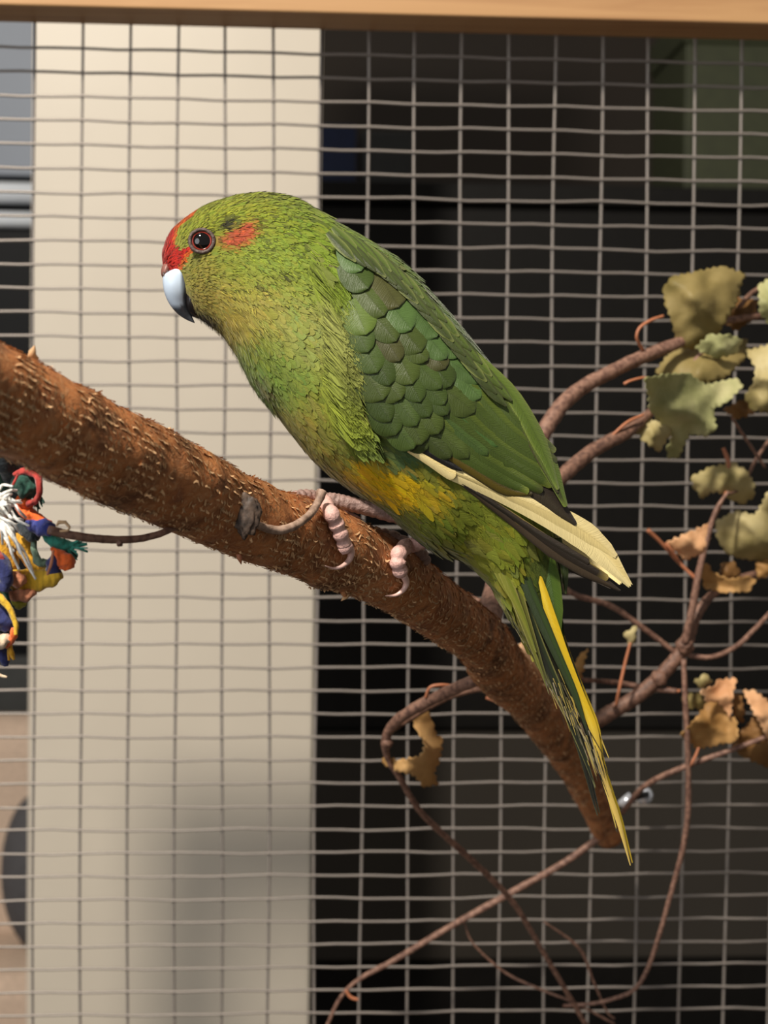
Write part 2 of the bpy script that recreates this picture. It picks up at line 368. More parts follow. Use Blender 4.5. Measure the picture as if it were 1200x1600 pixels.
def twig(pts, m='twig', jit=0.12, name='twig'):
    """pts: (x, y, width px, depth cm)"""
    R = catmull(pts, max(8, 7*len(pts)))
    V, Fc = tube([P(r[0], r[1], r[3]) for r in R], [max(0.0002, r[2]/2*r[3]/F/100) for r in R], 9, jit, 500)
    return bro(name, V, Fc, M[m])
TW = [
 ([(762, 990, 38, 61), (772, 930, 36, 63), (790, 860, 32, 66), (830, 720, 28, 68), (862, 655, 26, 69), (900, 612, 24, 70), (960, 578, 22, 71), (1020, 551, 22, 72), (1062, 535, 18, 72.5), (1120, 505, 12, 73.5), (1200, 492, 10, 75), (1240, 485, 8, 76)], 'twig_red'),
 ([(800, 840, 24, 66.2), (850, 775, 24, 67.5), (885, 738, 24, 68.5), (930, 702, 23, 69.5), (985, 672, 20, 70.5), (1020, 640, 14, 71.5), (1060, 600, 10, 72.5), (1100, 545, 8, 73)], 'twig'),
 ([(885, 1168, 30, 75), (930, 1128, 25, 75), (985, 1095, 24, 75), (1030, 1058, 23, 75), (1068, 1012, 22, 75), (1086, 965, 18, 75), (1110, 932, 14, 75.3), (1150, 906, 12, 76), (1200, 893, 10, 77), (1240, 885, 8, 77)], 'twig'),
 ([(1070, 1005, 12, 74.4), (1082, 950, 12, 74), (1093, 890, 11, 73.8), (1108, 830, 9, 73.8), (1120, 795, 7, 73.8), (1138, 768, 5, 74)], 'twig_red'),
 ([(1066, 1022, 8, 75), (1110, 1027, 8, 75), (1150, 1010, 8, 75.5), (1180, 982, 8, 76), (1215, 945, 7, 77)], 'twig_red'),
 ([(860, 905, 9, 72), (900, 930, 9, 73), (955, 947, 9, 74), (1010, 985, 9, 74.6), (1066, 1028, 8, 75)], 'twig_red'),
 ([(905, 1062, 7, 74), (960, 1066, 8, 75), (1020, 1076, 9, 75), (1058, 1080, 8, 74.6)], 'twig'),
 ([(1068, 1030, 8, 74.4), (1071, 1100, 9, 74.4), (1075, 1190, 9, 75), (1073, 1290, 9, 76), (1050, 1390, 8, 77), (1005, 1528, 7, 78), (950, 1563, 6, 79), (880, 1572, 5, 80)], 'twig_red'),
 ([(1200, 1150, 8, 75), (1142, 1172, 8, 75.2), (1070, 1198, 9, 75.6), (1008, 1228, 9, 77), (972, 1270, 8, 79.8)], 'twig_red'),
 ([(785, 1048, 22, 64), (735, 1066, 20, 65), (680, 1090, 19, 67), (635, 1115, 18, 68), (610, 1138, 16, 69), (602, 1162, 14, 69.5), (608, 1190, 9, 70), (625, 1216, 10, 70.5), (660, 1272, 10, 72), (740, 1347, 10, 75), (800, 1408, 9, 77), (850, 1490, 8, 78.5), (915, 1600, 8, 80), (950, 1660, 7, 80.5)], 'twig'),
 ([(765, 1075, 9, 66.5), (725, 1082, 9, 67.5), (680, 1100, 9, 68), (612, 1142, 7, 69.5)], 'twig'),
 ([(945, 1303, 12, 80.6), (880, 1349, 11, 80.5), (800, 1394, 11, 80.6), (700, 1450, 10, 81), (620, 1498, 9, 81.5), (560, 1531, 7, 81.8), (530, 1562, 6, 82), (508, 1610, 5, 82.2)], 'twig_red'),
 ([(725, 1440, 3, 81.2), (740, 1475, 3, 81.4), (790, 1520, 4, 81.6), (850, 1548, 4, 81), (900, 1568, 4, 80.6), (960, 1600, 4, 80.6)], 'twig'),
 ([(850, 1440, 3, 78), (905, 1482, 5, 79), (928, 1535, 4, 80), (948, 1580, 3, 80.4), (960, 1592, 3, 80.6)], 'twig_red'),
 ([(540, 1547, 4, 81.8), (548, 1558, 5, 81.8), (560, 1562, 4, 81.8)], 'petiole'),
 ([(290, 812, 10, 45.0), (255, 832, 11, 44.2), (215, 842, 12, 43.6), (170, 843, 13, 42.9), (120, 838, 14, 42.3), (76, 828, 15, 41.9)], 'twig_red'),
 ([(392, 815, 12, limb_front(392, 815)+0.1), (425, 828, 14, limb_front(425, 828)), (455, 824, 14, limb_front(455, 824)-0.1), (482, 806, 13, limb_front(482, 806)-0.15), (496, 787, 13, limb_front(496, 790)-0.2), (503, 768, 17, limb_front(500, 790)-0.1)], 'twig_grey'),
 ([(1155, 480, 8, 74), (1175, 458, 8, 74.6), (1215, 435, 7, 75)], 'twig'),
 ([(1143, 652, 4, 73), (1165, 685, 5, 74), (1195, 730, 5, 75)], 'twig_red'),
 ([(1230, 650, 6, 77), (1185, 712, 6, 76), (1160, 760, 5, 75), (1138, 772, 4, 74)], 'twig'),
 ([(1012, 828, 7, 73.2), (1035, 850, 6, 73.6), (1060, 878, 6, 74), (1088, 905, 6, 74)], 'petiole'),
 ([(1130, 700, 6, 74), (1138, 722, 7, 74), (1137, 735, 5, 74)], 'petiole'),
 ([(1075, 1200, 4, 75), (1085, 1185, 5, 75), (1092, 1168, 4, 75)], 'petiole'),
 ([(1135, 768, 4, 74), (1125, 790, 5, 74), (1112, 818, 4, 74)], 'petiole'),
 ([(1042, 1075, 5, 75), (1055, 1080, 6, 74.7), (1063, 1079, 4, 74.5)], 'petiole'),
 ([(750, 940, 10, 63.6), (720, 930, 9, 64.5), (690, 935, 8, 66)], 'twig'),
]
for pts, m in TW: twig(pts, m)
# nodes where twigs fork, and the bud
for (x, y, rx, d) in ((1030, 1060, 13, 74.8), (1070, 1008, 14, 74.7), (605, 1160, 9, 69.4), (187, 849, 5, 42.4), (960, 1102, 5, 74.4)):
    bm = bmesh.new(); bmesh.ops.create_icosphere(bm, subdivisions=3, radius=1); c = P(x, y, d); r = rx*d/F/100
    for v in bm.verts: v.co = c + v.co*r*(1+0.35*noise.noise(v.co*2+Vector((x, y, 0))))
    bro('node', [v.co.copy() for v in bm.verts], [[v.index for v in f.verts] for f in bm.faces], M['twig']); bm.free()
V, Fc = tube([P(88, 822, 41.4), P(92, 816, 41.4), P(102, 816, 41.4), (P(109, 824, 41.4)), P(106, 829, 41.4), P(94, 830, 41.5)], [0.0003, 0.0006, 0.0005, 0.0004, 0.0004, 0.0003], 6)
bro('bud_husk', V, Fc, M['cut'])
for pts in ([(1004, 546, 6, 71.5), (995, 528, 5, 71), (1000, 512, 5, 71), (1018, 500, 5, 71.2), (1036, 494, 5, 71.6)], [(963, 1102, 5, 74), (968, 1075, 5, 73.6), (977, 1035, 5, 73.6), (985, 1004, 4, 73.6)],
            [(665, 1090, 5, 67), (672, 1074, 5, 66.8), (690, 1070, 5, 66.8), (710, 1072, 4, 67)], [(955, 682, 5, 69.8), (980, 660, 5, 70), (1005, 648, 4, 70.4)], [(975, 600, 5, 70.6), (985, 595, 4, 70.6), (1005, 590, 4, 70.8), (1015, 592, 4, 71)],
            [(1060, 875, 4, 73.8), (1048, 858, 4, 73.4), (1040, 848, 4, 73.4)], [(760, 1090, 6, 66.6), (775, 1096, 5, 66.4), (790, 1104, 4, 66.8)]):
    twig(pts, 'petiole', 0.05, 'petiole')

LM = dict(olive=leaf_mat('olive_leaf', (130, 116, 66), (156, 138, 86), (172, 154, 102)), pale=leaf_mat('pale_green_leaf', (150, 152, 98), (190, 188, 134), (218, 210, 162)),
          tan=leaf_mat('tan_leaf', (160, 116, 62), (196, 152, 94), (222, 180, 122)), peach=leaf_mat('peach_leaf', (206, 146, 100), (236, 186, 138), (246, 208, 164)),
          brown=leaf_mat('brown_leaf', (106, 78, 46), (146, 106, 62), (170, 130, 82)), yellow=leaf_mat('yellow_green_leaf', (156, 142, 86), (196, 180, 126), (216, 202, 154)))
def leaf(outline, d, kind, curl, tilt=(0, 0), seed=0, label=None):
    """an outline in pixels, at its own depth d (cm), bent and rippled in depth and given thickness"""
    rr = random.Random(seed*13+5); pts = []
    n = len(outline)
    for k in range(n):
        a, b = Vector(outline[k]), Vector(outline[(k+1) % n]); m = max(1, int((b-a).length/5)); e = (b-a).normalized(); nr = Vector((e.y, -e.x))
        for j in range(m):
            q = a.lerp(b, j/m)
            if j: q += nr*(1.9*(1 if j % 2 else -0.7) + rr.uniform(-1.0, 1.0))
            pts.append(q)
    nb = len(pts); xs = [p.x for p in pts]; ys = [p.y for p in pts]; bx = (min(xs), max(xs)); by = (min(ys), max(ys)); step = max(3.5, (bx[1]-bx[0])/22)
    y = by[0]+step/2
    while y < by[1]:
        x = bx[0]+step/2
        while x < bx[1]: pts.append(Vector((x+rr.uniform(-1, 1), y+rr.uniform(-1, 1)))); x += step
        y += step
    vs, es, fs, *_ = delaunay_2d_cdt([Vector((p.x, -p.y)) for p in pts], [(k, (k+1) % nb) for k in range(nb)], [], 1, 1e-4)
    cx_, cy_ = sum(bx)/2, sum(by)/2; sx, sy = max(1, (bx[1]-bx[0])/2), max(1, (by[1]-by[0])/2); sz = (sx+sy)/2
    ca, sa = math.cos(curl[1]), math.sin(curl[1]); V = []
    for v in vs:
        x, y = v.x, -v.y; u, t = (x-cx_)/sz, (y-cy_)/sz; p = u*ca+t*sa
        q_ = -u*sa+t*ca
        w_ = 1.25*curl[0]*p*p*sz + tilt[0]*u*sz + tilt[1]*t*sz + 0.6*sz*abs(q_+0.25*noise.noise(Vector((u, t, seed)))) + sz*0.30*noise.noise(Vector((u*1.5, t*1.5, seed*3.3))) + sz*0.09*noise.noise(Vector((u*3.2, t*3.2, seed*1.7))) + sz*0.02*noise.noise(Vector((u*9, t*9, seed)))
        V.append(P(x, y, d + w_*d/F))
    o = bro('leaf', V, [tuple(f) for f in fs], LM[kind])
    md = o.modifiers.new('thickness', 'SOLIDIFY'); md.thickness = 0.00035; md.offset = 0
    if label: tag(o, label)
    return o
LV = [
 ([(1036, 450), (1050, 432), (1090, 424), (1130, 416), (1164, 428), (1156, 455), (1150, 475), (1135, 500), (1112, 540), (1098, 548), (1060, 542), (1050, 505), (1040, 480)], 71.5, 'olive', (0.5, 0.6), (0.3, 0.3), 'large olive leaf'),
 ([(1056, 538), (1080, 544), (1112, 550), (1146, 532), (1168, 530), (1164, 560), (1132, 592), (1090, 602), (1046, 590), (1024, 582)], 72.4, 'olive', (0.9, 1.5), (0.0, -0.9), None),
 ([(1085, 545), (1108, 522), (1135, 522), (1160, 530), (1150, 552), (1120, 560)], 71.8, 'pale', (0.5, 0.8), (0.2, 0.6), None),
 ([(1008, 590), (1040, 585), (1075, 582), (1102, 602), (1150, 590), (1162, 602), (1140, 625), (1115, 640), (1119, 670), (1106, 682), (1076, 678), (1062, 714), (1046, 718), (1040, 702), (1050, 682), (1015, 640)], 71.2, 'pale', (-0.5, 0.5), (0.2, 0.5), 'pale green lobed leaf'),
 ([(1164, 548), (1205, 538), (1225, 590), (1205, 645), (1174, 640), (1164, 620), (1178, 597), (1180, 572)], 72.6, 'yellow', (0.8, 0.2), (-0.4, 0), None),
 ([(990, 668), (1010, 652), (1030, 660), (1046, 655), (1048, 676), (1030, 706), (1005, 690)], 70.6, 'yellow', (0.9, 0.9), (0.4, 0), None),
 ([(1122, 500), (1148, 464), (1186, 470), (1176, 500), (1150, 516)], 74.4, 'brown', (0.6, 0.3), (0, 0), None),
 ([(1184, 446), (1206, 432), (1225, 470), (1208, 515), (1188, 490)], 73.4, 'pale', (0.6, 0.3), (0.3, 0), None),
 ([(1130, 640), (1165, 622), (1180, 645), (1150, 655)], 74.4, 'brown', (0.6, 0.3), (0, 0.4), None),
 ([(1080, 745), (1110, 730), (1145, 722), (1165, 735), (1180, 755), (1178, 775), (1160, 788), (1140, 780), (1130, 770), (1110, 768), (1098, 780), (1085, 765)], 73.8, 'yellow', (0.9, 1.5), (0, 0.5), 'arched yellow green leaf'),
 ([(1040, 848), (1075, 832), (1115, 814), (1108, 845), (1100, 862), (1072, 875)], 73.3, 'peach', (0.3, 0.8), (0.1, 0.2), 'peach coloured leaf'),
 ([(1118, 815), (1150, 798), (1180, 805), (1200, 768), (1225, 800), (1215, 880), (1176, 875), (1156, 872), (1136, 865), (1120, 840)], 74.8, 'yellow', (0.6, 0.6), (-0.2, 0.3), None),
 ([(1093, 885), (1105, 881), (1116, 895), (1140, 905), (1165, 900), (1182, 905), (1170, 925), (1130, 926), (1100, 918)], 74.7, 'tan', (-0.7, 1.5), (0, 0.6), None),
 ([(1126, 882), (1145, 876), (1157, 893), (1146, 910), (1124, 907)], 75.2, 'brown', (0.7, 0.4), (0, 0), None),
 ([(1180, 880), (1206, 872), (1212, 898), (1185, 905)], 76, 'tan', (0.5, 0.4), (0, 0), None),
 ([(1063, 1148), (1085, 1125), (1105, 1098), (1118, 1096), (1150, 1125), (1155, 1150), (1145, 1160), (1115, 1165), (1090, 1170)], 74.6, 'tan', (-0.5, 0.3), (0.2, 0.3), 'broad tan leaf'),
 ([(1094, 1080), (1118, 1070), (1120, 1062), (1150, 1060), (1146, 1085), (1142, 1122), (1122, 1096), (1105, 1098)], 74.2, 'peach', (-0.7, 0.1), (0.3, 0), None),
 ([(1146, 1085), (1158, 1085), (1164, 1110), (1160, 1130), (1146, 1118)], 74.7, 'brown', (0.9, 0.2), (0, 0), None),
 ([(1160, 1080), (1175, 1077), (1205, 1098), (1225, 1150), (1205, 1165)], 74.0, 'peach', (0.5, 0.9), (0.3, 0), None),
 ([(1148, 1150), (1180, 1120), (1205, 1130), (1225, 1190), (1200, 1200), (1160, 1182), (1145, 1170)], 75.3, 'brown', (0.6, 0.4), (0.4, 0.2), None),
 ([(1084, 1066), (1100, 1052), (1114, 1064), (1096, 1076)], 74.6, 'yellow', (0.8, 0.4), (0, 0.3), None),
 ([(1064, 1090), (1090, 1082), (1104, 1096), (1096, 1108), (1076, 1106)], 75.6, 'olive', (0.5, 0.4), (0, 0), None),
 ([(640, 1118), (652, 1108), (668, 1110), (676, 1128), (682, 1150), (692, 1155), (687, 1190), (676, 1208), (686, 1224), (662, 1231), (650, 1212), (620, 1205), (600, 1194), (598, 1184), (625, 1187), (655, 1183), (665, 1165), (650, 1140)], 69.2, 'tan', (1.1, 0.0), (0.3, 0.1), 'tan leaf rolled into a curl'),
 ([(800, 1012), (815, 1004), (842, 1020), (852, 1060), (834, 1064), (815, 1046)], 67.6, 'peach', (0.5, 0.8), (0.2, 0), None),
 ([(888, 1052), (905, 1026), (918, 1012), (912, 1042), (905, 1072), (891, 1072)], 73.2, 'tan', (0.8, 0.6), (0, 0), None),
 ([(974, 990), (995, 978), (992, 1000), (984, 1010)], 73.6, 'yellow', (0.6, 0.6), (0, 0), None),
]
for k, (ol, d, kd, cu_, ti, lb) in enumerate(LV): leaf(ol, d, kd, cu_, ti, k+1, lb)

# bolt that holds the perch to the mesh
bo_ = empty('bolt', P(985, 1250, 82.6)); tag(bo_, 'shiny steel bolt beside the lower end of the branch', 'bolt')
def bolp(name, V, Fc, m): return mesh_obj(name, [Vector(v)-bo_.location for v in V], Fc, M[m], bo_)
c = P(979, 1253, 81.6); bolp('bolt_head', *tube([c-RIGHT*0.003-UP*0.002, c+RIGHT*0.003+UP*0.003], [0.0032, 0.0032], 6), 'chrome')
bolp('shank', *tube([c+RIGHT*0.002+UP*0.002, P(1014, 1240, 83.4)], [0.0019, 0.0019], 12), 'black')
bolp('washer', *tube([P(1006, 1243, 83.2), P(1008, 1242, 83.4)], [0.0046, 0.0046], 20), 'chrome')

# ------------------------------------------------------------------ rope toy
RT = empty('rope_toy', P(10, 900, 44)); tag(RT, 'multicoloured knotted cotton rope toy hanging under the branch', 'toy')
def rope_mat(name, c):
    t = NT(name); co = t.coord(); wv = t.n('ShaderNodeTexWave'); t.l(co, wv.inputs[0]); wv.inputs['Scale'].default_value = 170; wv.inputs['Distortion'].default_value = 5; wv.inputs['Detail'].default_value = 3
    c = lin(c); t.l(t.ramp(wv.outputs['Fac'], [(0.1, tuple(v*0.8 for v in c)), (0.6, c)]), t.b.inputs['Base Color']); t.set(Roughness=0.85)
    t.b.inputs['Sheen Weight'].default_value = 0.3; t.bump(t.noise(co, 900, 3), 0.5, 0.0008); return t.m
RC = {k: rope_mat(k+'_cotton', c) for k, c in dict(green=(24, 74, 60), red=(176, 52, 44), orange=(250, 112, 40), navy=(32, 40, 96), blue=(52, 66, 150), teal=(60, 160, 140), mustard=(206, 150, 26), yellow=(222, 176, 40),
      pink=(214, 140, 104), lime=(176, 172, 60), cream=(226, 200, 170), white=(250, 248, 242), sage=(110, 134, 112), dark=(22, 34, 40)).items()}
def rope(pts, c, name='rope_strand', jit=0.15):
    R = catmull(pts, 10*len(pts)); V, Fc = tube([P(r[0], r[1], r[3]) for r in R], [max(0.00015, r[2]*r[3]/F/100) for r in R], 14, jit, 350)
    if R[:, 2].max() > 4:                      # twisted yarns
        for q in range(len(V)):
            i, k = divmod(q, 14); c_ = P(R[i][0], R[i][1], R[i][3]); V[q] = c_+(V[q]-c_)*(1+0.12*math.cos(3*2*math.pi*k/14+i*0.45)+0.05*math.cos(5*2*math.pi*k/14-i*0.2))
    mesh_obj(name, [Vector(v)-RT.location for v in V], Fc, RC[c], RT)
for pts, c in [
 ([(-30, 680, 20, 43), (0, 712, 22, 43), (18, 740, 17, 43.4), (30, 758, 12, 43.6)], 'dark'), ([(-30, 730, 24, 43.6), (0, 742, 26, 43.6), (25, 750, 16, 43.8)], 'green'),
 ([(24, 752, 10, 43.4), (36, 758, 21, 43.2), (48, 762, 20, 43.2), (58, 768, 12, 43.3)], 'green'), ([(22, 742, 4, 43.0), (40, 736, 6, 42.9), (56, 742, 6, 42.8), (62, 760, 5, 42.7), (58, 780, 5, 42.8), (44, 788, 5, 43)], 'red'),
 ([(28, 742, 2, 42.6), (20, 758, 2, 42.6)], 'red'), ([(28, 776, 7, 43.2), (42, 786, 10, 43.2), (52, 788, 5, 43.2)], 'orange'),
 ([(28, 790, 7, 43.4), (48, 806, 11, 43.2), (66, 816, 9, 43.1), (80, 818, 4, 43)], 'orange'), ([(44, 818, 8, 43.2), (62, 824, 13, 43), (78, 826, 11, 42.7)], 'blue'), ([(30, 822, 8, 43.8), (48, 834, 12, 43.6), (60, 836, 8, 43.5)], 'dark'),
 ([(70, 832, 7, 43.2), (86, 846, 11, 43.2), (100, 852, 10, 43.3), (118, 852, 5, 43.4), (136, 850, 2, 43.5)], 'teal'), ([(98, 848, 5, 43.5), (108, 864, 8, 43.5), (120, 872, 3, 43.5)], 'green'),
 ([(14, 842, 12, 44.2), (36, 850, 16, 44.2), (46, 872, 13, 44.2), (64, 890, 10, 44), (80, 894, 6, 44)], 'mustard'), ([(52, 838, 4, 43.8), (54, 862, 5, 43.6), (62, 878, 7, 43.6), (74, 880, 6, 43.7)], 'sage'),
 ([(84, 866, 4, 43.2), (84, 882, 12, 43.2), (86, 896, 9, 43.2)], 'navy'), ([(80, 856, 3, 43), (94, 868, 9, 43), (104, 880, 14, 43), (108, 890, 8, 43)], 'orange'), ([(83, 860, 2, 42.7), (80, 880, 2.4, 42.6), (74, 898, 2, 42.7)], 'pink'),
 ([(20, 905, 16, 44.2), (48, 908, 18, 44), (78, 904, 14, 43.8), (96, 898, 6, 43.7)], 'yellow'), ([(12, 900, 10, 43.8), (28, 906, 12, 43.6), (40, 902, 6, 43.6)], 'pink'), ([(18, 930, 8, 44), (40, 930, 10, 43.8), (56, 924, 4, 43.8)], 'pink'),
 ([(14, 936, 12, 44.2), (30, 942, 10, 44.1), (40, 942, 4, 44)], 'lime'), ([(-30, 860, 14, 43.4), (-6, 872, 12, 43.2), (4, 882, 6, 43.1)], 'red'), ([(-30, 880, 18, 43.6), (0, 884, 16, 43.2), (8, 904, 11, 43.1), (4, 924, 8, 43.1)], 'navy'),
 ([(-30, 920, 12, 43.8), (0, 920, 10, 43.6), (10, 940, 6, 43.5), (20, 952, 4, 43.5)], 'green'), ([(-20, 920, 8, 43.4), (0, 934, 6, 43), (14, 950, 5, 42.9), (24, 974, 4, 42.9), (25, 992, 3, 42.9)], 'yellow'),
 ([(-40, 960, 22, 43.6), (-10, 966, 24, 43.4), (8, 972, 18, 43.3), (16, 984, 10, 43.3)], 'navy'), ([(10, 1010, 4, 43.3), (20, 996, 6, 43.1), (22, 982, 4, 43)], 'orange'), ([(-20, 1004, 14, 43.4), (2, 1002, 12, 43.2), (14, 996, 7, 43.1)], 'cream'),
 ([(-10, 1010, 8, 43.8), (4, 1022, 9, 43.7), (8, 1034, 7, 43.7), (10, 1041, 3, 43.7)], 'navy'), ([(15, 1004, 3, 43.4), (18, 1020, 4, 43.4), (22, 1031, 2, 43.4)], 'mustard'), ([(14, 1006, 3, 43.5), (14, 1022, 3, 43.5), (14, 1032, 2, 43.5)], 'mustard'),
 ([(-10, 1050, 3, 43.4), (2, 1056, 2.5, 43.4), (11, 1058, 1.5, 43.4)], 'cream'), ([(-30, 800, 20, 44.6), (0, 830, 20, 44.6), (12, 870, 16, 44.6), (14, 905, 14, 44.6)], 'mustard')]:
    rope(pts, c)
for tx, ty in [(70, 790), (64, 798), (58, 796), (72, 782), (128, 842), (134, 858), (124, 866), (116, 876)]:
    g = 'green' if tx < 100 else 'teal'
    for q in range(3): rope([((52 if tx < 100 else 104), (768 if tx < 100 else 854), 2.5, 43.3), ((tx*0.5+(26 if tx < 100 else 52)), (ty*0.5+(384 if tx < 100 else 427)), 2, 43.3), (tx+random.uniform(-5, 5), ty+random.uniform(-5, 5), 1, 43.3+random.uniform(-.2, .2))], g, 'frayed_end')
rr = random.Random(3)
for (ex, ey) in [(20, 760), (26, 766), (18, 772), (32, 782), (34, 786), (22, 790), (40, 808), (46, 822), (36, 812), (14, 800), (16, 815), (24, 842), (22, 862), (32, 866), (56, 905), (52, 896), (30, 890), (10, 838), (4, 850), (28, 830), (6, 810), (12, 786)]:
    sx, sy = rr.uniform(-34, -10), rr.uniform(766, 800); mx, my = (sx+ex)/2+rr.uniform(-2, 6), (sy+ey)/2-rr.uniform(0, 10)
    rope([(sx, sy, 3.0, 42.6), (mx, my, 2.5, 42.2+rr.uniform(-.2, .2)), (mx*0.45+ex*0.55+rr.uniform(-6, 6), my*0.45+ey*0.55+rr.uniform(-5, 5), 2.2, 42.2+rr.uniform(-.2, .2)), (ex, ey, 1.8, 42.3+rr.uniform(-.2, .3))], 'white', 'white_fringe', 0.25)

# ------------------------------------------------------------------ the parakeet
DB = 51.0; U = DB/F/100                       # one pixel at the bird's depth, in metres
OX, OY = 560.0, 860.0
ROT = Matrix(((RIGHT.x, fwd.x, UP.x), (RIGHT.y, fwd.y, UP.y), (RIGHT.z, fwd.z, UP.z)))
BIRD = empty('parakeet', P(OX, OY, DB), ROT)
tag(BIRD, 'green parakeet with red forehead, blue grey beak and yellow edged tail perched on the branch', 'bird')
def A(x, y, w_): return Vector(((x-OX)*U, -w_*U, (OY-y)*U))             # bird-plane pixels, w towards the viewer
def persp(w_): return 1 - w_*U*100/DB
def Lp(x, y, w_):                              # same, but for a feature that is seen at pixel x, y
    f = persp(w_); return A(600+(x-600)*f, 800+(y-800)*f, w_)
SEC = [ # upper x,y, lower x,y, half width
 (254, 412, 262, 430, 9), (256, 392, 274, 440, 20), (266, 366, 294, 470, 29), (287, 345, 308, 491, 44), (322, 323, 322, 503, 60), (366, 309, 344, 520, 69), (410, 304, 366, 550, 78), (450, 309, 385, 585, 88),
 (488, 325, 404, 615, 99), (528, 350, 428, 643, 110), (572, 375, 459, 682, 119), (622, 408, 494, 722, 123), (676, 462, 540, 759, 121), (732, 527, 600, 802, 113), (782, 595, 660, 848, 98), (818, 665, 712, 870, 82),
 (844, 735, 755, 902, 66), (862, 812, 786, 944, 46), (872, 885, 812, 985, 28), (872, 950, 833, 1020, 12), (868, 1005, 850, 1045, 4)]
NR, NS = 120, 64
S = catmull(SEC, NR)
def sec_pt(r, th):
    cx_, cy_ = (r[0]+r[2])/2, (r[1]+r[3])/2; ux, uy = (r[0]-r[2])/2, (r[1]-r[3])/2
    c, s = math.cos(th), math.sin(th); sg = math.copysign(abs(s)**0.88, s)
    return (cx_+ux*c, cy_+uy*c, r[4]*sg)
GRID = np.array([[sec_pt(S[i], 2*math.pi*k/NS) for k in range(NS)] for i in range(NR)])     # ring, seg, (x, y, w)
V = [A(*GRID[i, k]) for i in range(NR) for k in range(NS)]
Fc = [(i*NS+k, (i+1)*NS+k, (i+1)*NS+(k+1) % NS, i*NS+(k+1) % NS) for i in range(NR-1) for k in range(NS)]
Fc += [tuple(range(NS)), tuple(reversed([(NR-1)*NS+k for k in range(NS)]))]
near = GRID[:, 1:NS//2, :].reshape(-1, 3)
BX0, BY0, BST = 230.0, 280.0, 6.0
_gx = np.arange(BX0, 940, BST); _gy = np.arange(BY0, 1080, BST); RAS = np.zeros((len(_gy), len(_gx)))
for _j, _y in enumerate(_gy):
    dd = (near[None, :, 0]-_gx[:, None])**2 + (near[None, :, 1]-_y)**2; kk = dd.argmin(1); mm = dd[np.arange(len(_gx)), kk]
    RAS[_j] = np.where(mm < 200, near[kk, 2], -20.0)
for _ in range(2):
    pd = np.pad(RAS, 1, mode='edge'); RAS = (pd[:-2, 1:-1]+pd[2:, 1:-1]+pd[1:-1, :-2]+pd[1:-1, 2:]+2*pd[1:-1, 1:-1])/6
def bodyw(x, y):
    fx = min(max((x-BX0)/BST, 0), len(_gx)-1.001); fy = min(max((y-BY0)/BST, 0), len(_gy)-1.001); i, j = int(fx), int(fy); fx -= i; fy -= j
    return float((RAS[j, i]*(1-fx)+RAS[j, i+1]*fx)*(1-fy)+(RAS[j+1, i]*(1-fx)+RAS[j+1, i+1]*fx)*fy)

def inpoly(x, y, poly):
    ins = False; n = len(poly); j = n-1
    for i in range(n):
        if (poly[i][1] > y) != (poly[j][1] > y) and x < (poly[j][0]-poly[i][0])*(y-poly[i][1])/(poly[j][1]-poly[i][1])+poly[i][0]: ins = not ins
        j = i
    return ins
RED = [(310, 318), (296, 344), (279, 355), (272, 368), (269, 384), (277, 392), (288, 390), (296, 383), (300, 394), (290, 402), (282, 419), (270, 428), (240, 436), (235, 340), (290, 310)]
def gauss(x, y, cx_, cy_, a, b, ang=0):
    c, s = math.cos(ang), math.sin(ang); dx, dy = x-cx_, y-cy_; p, q = (dx*c+dy*s)/a, (-dx*s+dy*c)/b
    return math.exp(-(p*p+q*q))
KEYS = [ # x, y, reach, colour : plumage colours by place on the body
 (330, 330, 34, (132, 148, 36)), (400, 320, 44, (122, 138, 30)), (460, 340, 50, (110, 136, 26)), (520, 375, 50, (108, 140, 28)), (600, 400, 50, (84, 112, 30)), (700, 490, 60, (74, 104, 30)), (800, 620, 70, (76, 104, 28)),
 (310, 430, 26, (146, 150, 56)), (330, 460, 30, (162, 156, 62)), (360, 420, 36, (134, 152, 44)), (400, 400, 40, (124, 150, 44)), (400, 470, 40, (158, 156, 60)), (450, 420, 44, (120, 142, 40)), (360, 500, 30, (156, 150, 50)),
 (440, 500, 46, (136, 154, 64)), (400, 545, 30, (112, 142, 42)), (490, 520, 46, (138, 152, 66)), (430, 580, 34, (112, 146, 50)), (500, 600, 50, (134, 156, 48)), (540, 560, 40, (122, 134, 56)), (470, 650, 40, (146, 150, 54)),
 (545, 640, 40, (134, 158, 40)), (540, 690, 40, (108, 132, 44)), (590, 690, 40, (74, 102, 50)), (520, 725, 30, (140, 136, 48)), (600, 780, 50, (110, 124, 28)), (680, 720, 40, (104, 116, 30)), (680, 800, 50, (104, 120, 26)), (700, 850, 40, (136, 136, 30)),
 (760, 830, 50, (120, 138, 34)), (790, 900, 40, (140, 152, 40)), (830, 880, 30, (70, 92, 30)), (860, 920, 30, (66, 88, 28)), (810, 970, 30, (132, 134, 44))]
KX = np.array([(k[0], k[1], k[2]) for k in KEYS], float); KC = np.array([lin(k[3]) for k in KEYS])
